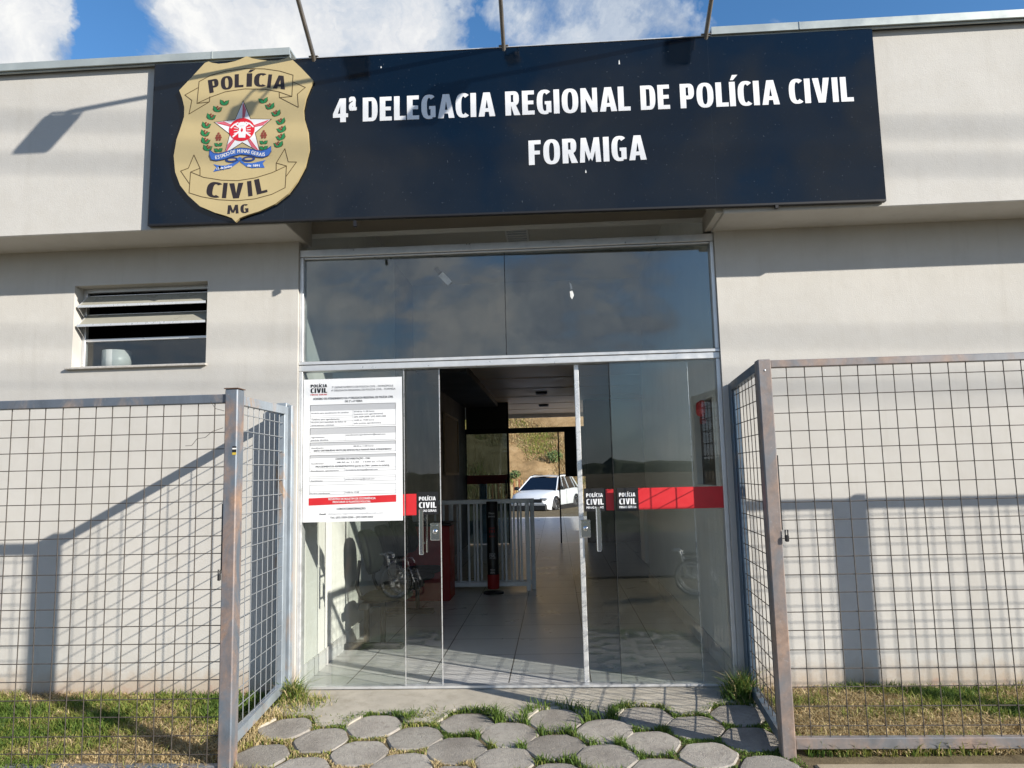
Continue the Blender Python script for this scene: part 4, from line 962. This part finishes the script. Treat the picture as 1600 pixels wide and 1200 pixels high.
# barrier gate in the hall
bg_ = thing('barrier_gate', 'grey barred metal gate standing across the left half of the hall', 'gate', (-.95,4.3,0))
def gate(name, y, x0, x1, z1, xs, m):
    f = MB(); f.bbox(x0,x1,y-.02,y+.02,z1-.055,z1, b=.004); f.bbox(x0,x1,y-.02,y+.02,.06,.115, b=.004); f.bbox(x1-.055,x1-.001,y-.019,y+.019,.0,z1-.056, b=.004); f.bbox(x0+.001,x0+.05,y-.019,y+.019,.0,z1-.056, b=.004)
    for x in xs: f.bbox(x-.013,x+.013,y-.012,y+.012,.116,z1-.056, b=.003)
    f.build(name, m, bg_)
gate('gate_frame', 4.3, -1.88,-.36,1.158, [-1.80,-1.69,-1.58,-1.47,-1.36,-1.255,-1.145,-1.035,-.78,-.67,-.56,-.47], M['gate_paint'])
gate('rear_gate_frame', 4.45, -1.88,-.30,1.155, [-1.83,-1.73,-1.50,-1.41,-1.31,-1.09,-1.0,-.73,-.61,-.515,-.40], M['gate_paint'])
# black information totem
tt = thing('information_totem', 'slim black display column with red foot in front of the grey gate', 'display', (-.825,4.12,0))
f = MB(); f.lathe((-.825,4.12,0), [(0,.0),(.13,0),(.13,.02),(.02,.03)], 'z', 24); f.build('base', M['dark_steel'], tt)
f = MB(); f.lathe((-.825,4.12,0), [(.068,.06),(.075,.08),(.075,.235)], 'z', 24); f.build('foot', M['red_dull'], tt)
f = MB(); f.lathe((-.825,4.12,0), [(.072,.236),(.072,1.13),(.066,1.138),(0,1.138)], 'z', 24); bdy = f.build('column', simple('totem_black',(.008,.008,.009),.35), tt)
f = MB(); yq = 4.12-.0755
for s, z, h, w, m in (('Disque',.985,.022,.07,0),('denúncia',.945,.022,.085,0),('LIGUE',.80,.020,.07,1),('181',.755,.030,.07,1),('SIGILO',.70,.018,.075,1),('POLÍCIA',.485,.016,.075,0),('CIVIL',.450,.030,.075,0),('MINAS GERAIS',.432,.010,.075,0),('POLÍCIA',.29,.016,.06,0),('LEGAL',.255,.022,.06,0)):
    text(f, s, -.825, z, h, w, yq, m, .03, 'C')
f.build('lettering', [simple('totem_white',(.45,.45,.45),.5), M['red_dull']], bdy)
# low red counter
rc = thing('reception_counter', 'low red counter behind the waiting bench', 'counter', (-1.6,3.8,0))
f = MB(); f.bbox(-1.88,-1.30,3.62,4.05,0,.88, b=.01); f.build('body', M['red_dull'], rc); f = MB(); f.bbox(-1.89,-1.27,3.59,4.08,.881,.91, b=.006); f.build('top', M['black'], rc)
# notice board on the left wall
nb = thing('notice_board', 'framed brown notice board hung on the dark left hall wall', 'board', (-1.9,8.1,1.5))
f = MB(); f.box(-1.9035,-1.885,7.25,8.95,1.52,2.5); f.build('board_face', M['board'], nb); f = MB()
for a in ((-1.9035,-1.87,7.2,7.25,1.47,2.55),(-1.9035,-1.87,8.95,9.0,1.47,2.55),(-1.9035,-1.87,7.25,8.95,2.5,2.55),(-1.9035,-1.87,7.25,8.95,1.47,1.52)): f.bbox(*a)
f.build('frame', M['wood'], nb)
# ceiling fittings
def vent(name, x0,x1,y0,y1,z, label, cat, m1, m2):
    r = thing(name, label, cat, ((x0+x1)/2,(y0+y1)/2,z)); f = MB(); f.bbox(x0,x1,y0,y1,z-.03,z-.001); f.build('housing', m1, r); f = MB()
    k = 5
    for i in range(k): f.box(x0+.02,x1-.02,y0+.02+(y1-y0-.04)*i/k,y0+.02+(y1-y0-.04)*(i+.5)/k,z-.036,z-.0305)
    f.build('grille', m2, r)
vent('ceiling_vent', -.47,-.22,2.30,2.75,4.10, 'pale square vent in the ceiling above the transom', 'vent', M['white'], M['table_grey'])
vent('ceiling_lamp', -.34,-.12,8.55,8.8,3.0, 'dark flat ceiling lamp nearer the entrance of the two in the hall', 'lamp', M['black'], M['dark_steel'])
vent('ceiling_lamp', -.34,-.12,11.2,11.5,3.0, 'dark flat ceiling lamp farther from the entrance, over the rear porch', 'lamp', M['black'], M['dark_steel'])
# red bell on the right hall wall
rbm = thing('alarm_bell', 'small red alarm bell on the right hall wall above the dark hatch', 'alarm', (1.21,.66,1.93))
f = MB(); f.lathe((1.214,.66,1.97), [(.0,-.07),(.05,-.065),(.07,-.035),(.072,-.012),(.04,0)], 'x', 20); f.build('gong', M['red'], rbm); f = MB(); f.bbox(1.17,1.2145,.63,.69,1.85,1.90); f.build('striker_box', M['red_dull'], rbm)
# pale cabinet deeper on the right
cb = thing('storage_cabinet', 'pale grey cabinet standing deep in the right side of the hall', 'cabinet', (1.75,6.4,0))
f = MB(); f.bbox(1.33,2.1,6.4,6.9,.06,1.15, b=.008); f.build('body', M['white'], cb); f = MB(); f.box(1.71,1.716,6.395,6.40,.08,1.13); f.build('door_gap', M['black'], cb)

# ------------------------------------------------------------------ behind the building
mb = MB(); mb.box(-14,16,19.61,31,-.6,-.27); struct(mb.build('parking_yard', M['yard']))
n1, n2 = 60, 26; mb = MB(); vs = []
for j in range(n2):
    for i in range(n1):
        x = -22 + 44*i/(n1-1); s = j/(n2-1); y = 29.6 + 26*s; z = -.3 + 15*s**.95 + .35*math.sin(x*.7+j)*min(1,s*6) + random.uniform(-.15,.15)*min(1,s*8); vs.append((x,y,z))
mb.add(vs, [(j*n1+i, j*n1+i+1, (j+1)*n1+i+1, (j+1)*n1+i) for j in range(n2-1) for i in range(n1-1)], 0, True)
struct(mb.build('hillside', M['hill']))
def hz(y): s = np.clip((y-29.6)/26,0,1); return -.3 + 15*s**.95
n = 26000; x = rng.uniform(-5.5,5.5,n); y = rng.uniform(29.8,39,n); s = fbm(x,y,1.1,31) + rng.normal(0,.6,n)
mi = np.where(s > 1.9, 1, np.where(s > 1.5, 0, np.where(rng.random(n) < .45, 4, 2)))
o = grass('dry_hill_grass', np.stack([x,y],1), rng.uniform(.08,.30,n), np.full(n,1.3), mi, hz(y)-.02, .016); o['kind'] = 'stuff'
def bush(x, y, r, label):
    root = thing('bush', label, 'bush', (x,y,float(hz(y))), 'green bushes on the dry slope'); bpy.context.view_layer.update()
    k = 260; u = rng.normal(0,1,(k,3)); u /= np.linalg.norm(u,axis=1)[:,None]; P = u*(rng.uniform(.3,1,(k,1))**.6)*r*np.array([1,.8,.75]) + np.array([x,y,float(hz(y))+r*.55])
    mb = MB()
    for p in P:
        d = Vector(rng.normal(0,1,3)).normalized(); e = d.orthogonal().normalized(); L = .09*r/.5; q = Vector(p)
        mb.add([q-d*L, q+e*L*.45, q+d*L, q-e*L*.45], [(0,1,2,3)])
    mb.build('crown', M['bush'], root); st_ = MB(); st_.tube([(x,y,float(hz(y))-.1),(x+.03,y,float(hz(y))+r*.8)], [.03,.01], 6); st_.build('stem', M['wood'], root)
bush(-.05,33.2,.45,'largest green bush, high on the dry slope near the door frame'); bush(-2.05,31.9,.32,'green bush low on the left of the dry slope'); bush(-.85,31.2,.30,'round green bush in the middle of the dry slope')
# stakes along the foot of the slope
sf = thing('stake_fence', 'row of uneven orange and pale wooden stakes behind the white car', 'fence', (-1.0,29.1,-.2)); cols = [simple('stake_a',(.50,.28,.10),.7,var=.2),simple('stake_b',(.62,.50,.26),.7,var=.2),simple('stake_c',(.30,.10,.05),.7,var=.2)]
for k in range(34):
    x = -3.2 + .11*k + random.uniform(-.03,.03); f = MB(); hgt = random.uniform(.85,1.25); f.bar((x,29.1+random.uniform(-.05,.05),-.3),(x+random.uniform(-.06,.06),29.1,hgt), random.uniform(.035,.06),.03); f.build('stake', cols[k%3], sf)
f = MB(); f.bar((-3.25,29.14,.45),(.6,29.14,.5), .03,.05); f.build('rail', cols[1], sf)
pp_ = thing('bright_gap_post', 'white square post standing in the yard beyond the rear glass', 'post', (-1.85,13.4,0)); f = MB(); f.bbox(-1.93,-1.75,13.3,13.5,0,1.31, b=.01); f.build('shaft', M['white'], pp_); f = MB(); f.bbox(-1.95,-1.73,13.28,13.52,1.3105,1.34, b=.01); f.build('cap', M['white'], pp_)  # white post added in place of a bright gap past the glass

# ------------------------------------------------------------------ white car
def make_car():
    r = thing('parked_car', 'white compact SUV parked in the yard behind the building', 'car')
    # stations along the car (x forward): half widths and heights
    st = [(-2.08,.72,.86,.80,.80,.36),(-2.0,.80,.88,.83,1.02,.30),(-1.55,.86,.89,.84,1.08,.24),(-.75,.88,.90,.86,1.06,.22),(.1,.88,.90,.86,1.04,.22),(.85,.88,.90,.86,1.02,.22),(1.02,.88,.90,.85,1.0,.23),(1.75,.86,.88,.78,.90,.26),(2.02,.78,.82,.68,.78,.30),(2.12,.66,.70,.58,.66,.36)]
    sec = []
    for x, wl_, wm, wt, zt, zb in st: sec.append([(x,-wl_*.96,zb),(x,-wm,zb+.16),(x,-wm,zt-.22),(x,-wt,zt-.03),(x,-wt*.8,zt+.015),(x,0,zt+.035),(x,wt*.8,zt+.015),(x,wt,zt-.03),(x,wm,zt-.22),(x,wm,zb+.16),(x,wl_*.96,zb)])
    body = MB(); n = 11; vs = [p for s_ in sec for p in s_]
    body.add(vs, [(i*n+k, i*n+k+1, (i+1)*n+k+1, (i+1)*n+k) for i in range(len(sec)-1) for k in range(n-1)], 0, True)
    body.add(sec[0], [tuple(range(n))]); body.add(sec[-1], [tuple(reversed(range(n)))])
    # greenhouse
    lo_ = [(-1.95,.80,1.02),(-1.3,.83,1.07),(-.4,.85,1.05),(.3,.85,1.035),(1.05,.82,1.01)]; hi_ = [(-1.62,.62,1.50),(-1.2,.64,1.56),(-.4,.655,1.58),(.0,.65,1.565),(.25,.62,1.52)]
    gl = MB()
    for s_ in (1,-1):
        for i in range(4):
            a, b_, c, d = lo_[i], lo_[i+1], hi_[i+1], hi_[i]; q = [(p[0],p[1]*s_,p[2]) for p in (a,b_,c,d)]
            (gl).add(q, [(0,1,2,3) if s_ < 0 else (3,2,1,0)], 0)
            for e in ((q[0],q[3]),(q[1],q[2])): body.tube([Vector(e[0])*1.002, Vector(e[1])*1.002], .028, 6)
            body.tube([Vector(q[3])*1.002, Vector(q[2])*1.002], .035, 6)
    gl.add([(1.05,-.82,1.01),(1.05,.82,1.01),(.25,.62,1.52),(.25,-.62,1.52)], [(0,1,2,3)]); gl.add([(-1.95,.80,1.02),(-1.95,-.80,1.02),(-1.62,-.62,1.50),(-1.62,.62,1.50)], [(0,1,2,3)])
    rv = [(p[0],s_*p[1],p[2]) for p in hi_ for s_ in (-1,0,1)]; rv = [(a,b_,c+(.05 if b_==0 else 0)) for a,b_,c in rv]
    body.add(rv, [(i*3+k, (i+1)*3+k, (i+1)*3+k+1, i*3+k+1) for i in range(4) for k in (0,1)], 0, True)
    pm = simple('white_car_paint',(.66,.69,.72),.3,coat=.6)
    b0 = body.build('body', pm, r); gl.build('windows', simple('car_glass',(.005,.008,.016),.05,spec=.6), r)
    tr = MB(); tr.bbox(2.02,2.135,-.60,.60,.55,.70, b=.03); tr.bbox(1.98,2.135,-.76,.76,.24,.47, b=.05)
    for s_ in (-1,1): tr.bbox(-1.0,1.0,s_*.89-.025,s_*.89+.025,.18,.42, b=.015); tr.box(-.02,-.008,s_*.902-.004,s_*.902+.004,.42,1.0); tr.box(.86,.872,s_*.895-.004,s_*.895+.004,.42,.95)
    tr.build('trim', M['black'], r)
    for s_ in (-1,1):
        h = MB(); h.bbox(1.90,2.11,s_*.64-.14,s_*.64+.14,.655,.735, b=.03); h.build('headlight', simple('headlight',(.5,.52,.55),.1,.5), r)
        h = MB(); h.bbox(.72,.90,s_*1.0-.10,s_*1.0+.10,1.02,1.16, b=.04); h.build('mirror', M['black'], r)
        h = MB(); h.tube([(-1.3,s_*.60,1.60),(-1.1,s_*.60,1.625),(-.2,s_*.60,1.635),(0.05,s_*.60,1.60)], .018, 6); h.build('roof_rail', M['dark_steel'], r)
        h = MB(); h.bbox(.02,.16,s_*.905-.012,s_*.905+.012,.86,.89); h.build('handle', pm, r)
        for x in (1.30,-1.30):
            a_ = MB(); pts = [(x+.40*math.cos(q), s_*.885, .34+.40*math.sin(q)) for q in [math.pi*k/12 for k in range(13)]]; a_.tube(pts, .065, 6); a_.lathe((x,s_*.89-.03*s_,.34), [(0,0),(.40,0)], 'y', 24); a_.build('wheel_arch', M['black'], r)
            t_ = MB(); t_.lathe((x,s_*.84,.33), [(.20,-.11),(.31,-.11),(.33,-.08),(.33,.08),(.31,.11),(.20,.11)], 'y', 28); wh = t_.build('wheel', M['black'], r)
            k_ = MB(); k_.lathe((x,s_*.84+s_*.09,.33), [(0,0),(.04,0)], 'y', 12)
            for q in range(5):
                a = q*1.2566; k_.bar((x,s_*.93,.33),(x+.20*math.cos(a),s_*.935,.33+.20*math.sin(a)), .05,.02)
            k_.tube([(x+.205*math.cos(a_*.2618),s_*.935,.33+.205*math.sin(a_*.2618)) for a_ in range(24)], .012, 6, closed=True); k_.build('rim', simple('alloy',(.16,.165,.17),.35,.7), wh)
    return r
car = make_car(); hd = math.atan2(-.945,-.33); car.rotation_euler = (0,0,hd)
fw = Vector((math.cos(hd),math.sin(hd))); lf_ = Vector((-fw.y,fw.x)); pos = Vector((-.07,24.7)) - fw*1.30 - lf_*.84
car.location = (pos.x,pos.y,-.27)

# ------------------------------------------------------------------ street side, seen in reflections and shadows
for k, (y, z, sl_, r_) in enumerate(((-8.0,10.75,.0625,.016),(-8.0,10.43,.054,.016),(-8.0,9.59,.04,.012),(-8.0,9.28,.04,.012),(-8.0,9.14,.035,.012))):
    f = MB(); pts = [(x, y, z - sl_*(x-9.8) + .0006*(x-9.8)**2) for x in range(-30,51,5)]; f.tube(pts, r_, 6)
    tag(f.build('overhead_cable', M['black']), ['topmost black cable strung over the street','second black cable below the topmost over the street','upper of the three thin cables over the street','middle of the three thin cables over the street','lowest thin cable strung over the street'][k], 'cable')
n1 = 420; f = MB(); top = []
xs_ = np.linspace(-800,800,n1); prof = 2.2 + 1.0*fbm(xs_,xs_*0,.02,5) + 1.0*fbm(xs_,xs_*0,.11,6) + .8*np.abs(fbm(xs_,xs_*0,.6,8)); vs = []
for x, z in zip(xs_, prof): vs += [(x,-300,-.5),(x,-310,max(1,z)*.7),(x,-340,max(1.5,z))]
f.add(vs, [(i*3+k, i*3+k+1, (i+1)*3+k+1, (i+1)*3+k) for i in range(n1-1) for k in (0,1)], 0)
f2_ = MB(); f2_.box(-300,300,-299,-15.05,-.4,-.19); struct(f2_.build('vacant_lot', earth('rough_field',(.05,.055,.035),(.075,.085,.05),(.11,.11,.07),.3,.3)))
struct(f.build('far_hills', earth('far_vegetation',(.05,.07,.04),(.08,.10,.06),(.12,.14,.09),.08,.2)))

# wheelchairs standing either side of the viewpoint (mirrored in the door glass)
def wheelchair():
    r = thing('folded_wheelchair', 'folded chrome wheelchair standing on the paving, mirrored in the left door glass', 'wheelchair', (0,0,0), 'wheelchairs outside the entrance'); fab = simple('navy_fabric',(.012,.016,.06),.7)
    for s_ in (-1,1):
        y = s_*.16; w_ = MB(); w_.tube([(.30*math.cos(q*.19635),y,.30+.30*math.sin(q*.19635)) for q in range(32)], .014, 8, closed=True); wh = w_.build('wheel', M['black'], r)
        k_ = MB(); k_.tube([(.262*math.cos(q*.19635),y+s_*.035,.30+.262*math.sin(q*.19635)) for q in range(32)], .012, 6, closed=True); k_.tube([(.284*math.cos(q*.19635),y,.30+.284*math.sin(q*.19635)) for q in range(32)], .009, 6, closed=True)
        for q in range(18): k_.tube([(0,y+.02*(-1)**q,.30),(.285*math.cos(q*.34907),y,.30+.285*math.sin(q*.34907))], .003, 4)
        k_.lathe((0,y-.03,.30), [(0,0),(.03,0),(.03,.06),(0,.06)], 'y', 12); k_.build('rim', M['bright_chrome'], wh)
        w_ = MB(); w_.tube([(.33+.075*math.cos(q*.3927),y,.09+.075*math.sin(q*.3927)) for q in range(16)], .018, 6, closed=True); w_.build('caster', M['dark_steel'], r)
        f = MB(); f.tube([(-.13,s_*.13,.28),(-.15,s_*.13,.55),(-.20,s_*.13,.74),(-.24,s_*.13,.77),(-.34,s_*.13,.77)], .016, 8); f.tube([(-.13,s_*.13,.30),(.28,s_*.13,.30),(.33,s_*.13,.18),(.33,s_*.13,.09)], .014, 8); f.tube([(-.14,s_*.13,.50),(.26,s_*.13,.50),(.31,s_*.13,.34),(.36,s_*.13,.24)], .014, 8)
        f.tube([(-.15,s_*.13,.68),(.16,s_*.13,.68),(.22,s_*.13,.62),(.22,s_*.13,.50)], .013, 8); f.build('side_frame', M['bright_chrome'], r)
        f = MB(); f.bbox(-.14,.14,s_*.13-.02,s_*.13+.02,.69,.715, b=.008); f.build('armrest', M['black'], r); f = MB(); f.bbox(.35,.38,s_*.12-.06,s_*.12+.06,.16,.28); f.build('footplate', M['black'], r)
    f = MB(); f.add([(-.14,-.12,.49),(.30,-.12,.49),(.30,0,.60),(-.14,0,.60),(.30,.12,.49),(-.14,.12,.49)], [(0,1,2,3),(3,2,4,5)]); f.add([(-.15,-.12,.52),(-.19,-.12,.72),(-.21,0,.72),(-.18,0,.52),(-.19,.12,.72),(-.15,.12,.52)], [(0,1,2,3),(3,2,4,5)]); f.build('seat_fabric', fab, r)
    f = MB(); f.bar((-.05,-.13,.32),(-.05,.13,.52), .02); f.bar((-.03,.13,.32),(-.03,-.13,.52), .02); f.build('cross_brace', M['chrome'], r)
    return r
m1 = wheelchair(); m1.location = (-2.22,-4.95,-.18); m1.rotation_euler = (0,0,R(14)); m1.scale = (.76,.76,.76)
m2 = copy_thing(m1, (1.83,-4.95,-.20), R(16), 'folded chrome wheelchair standing on the paving, mirrored in the right door glass')
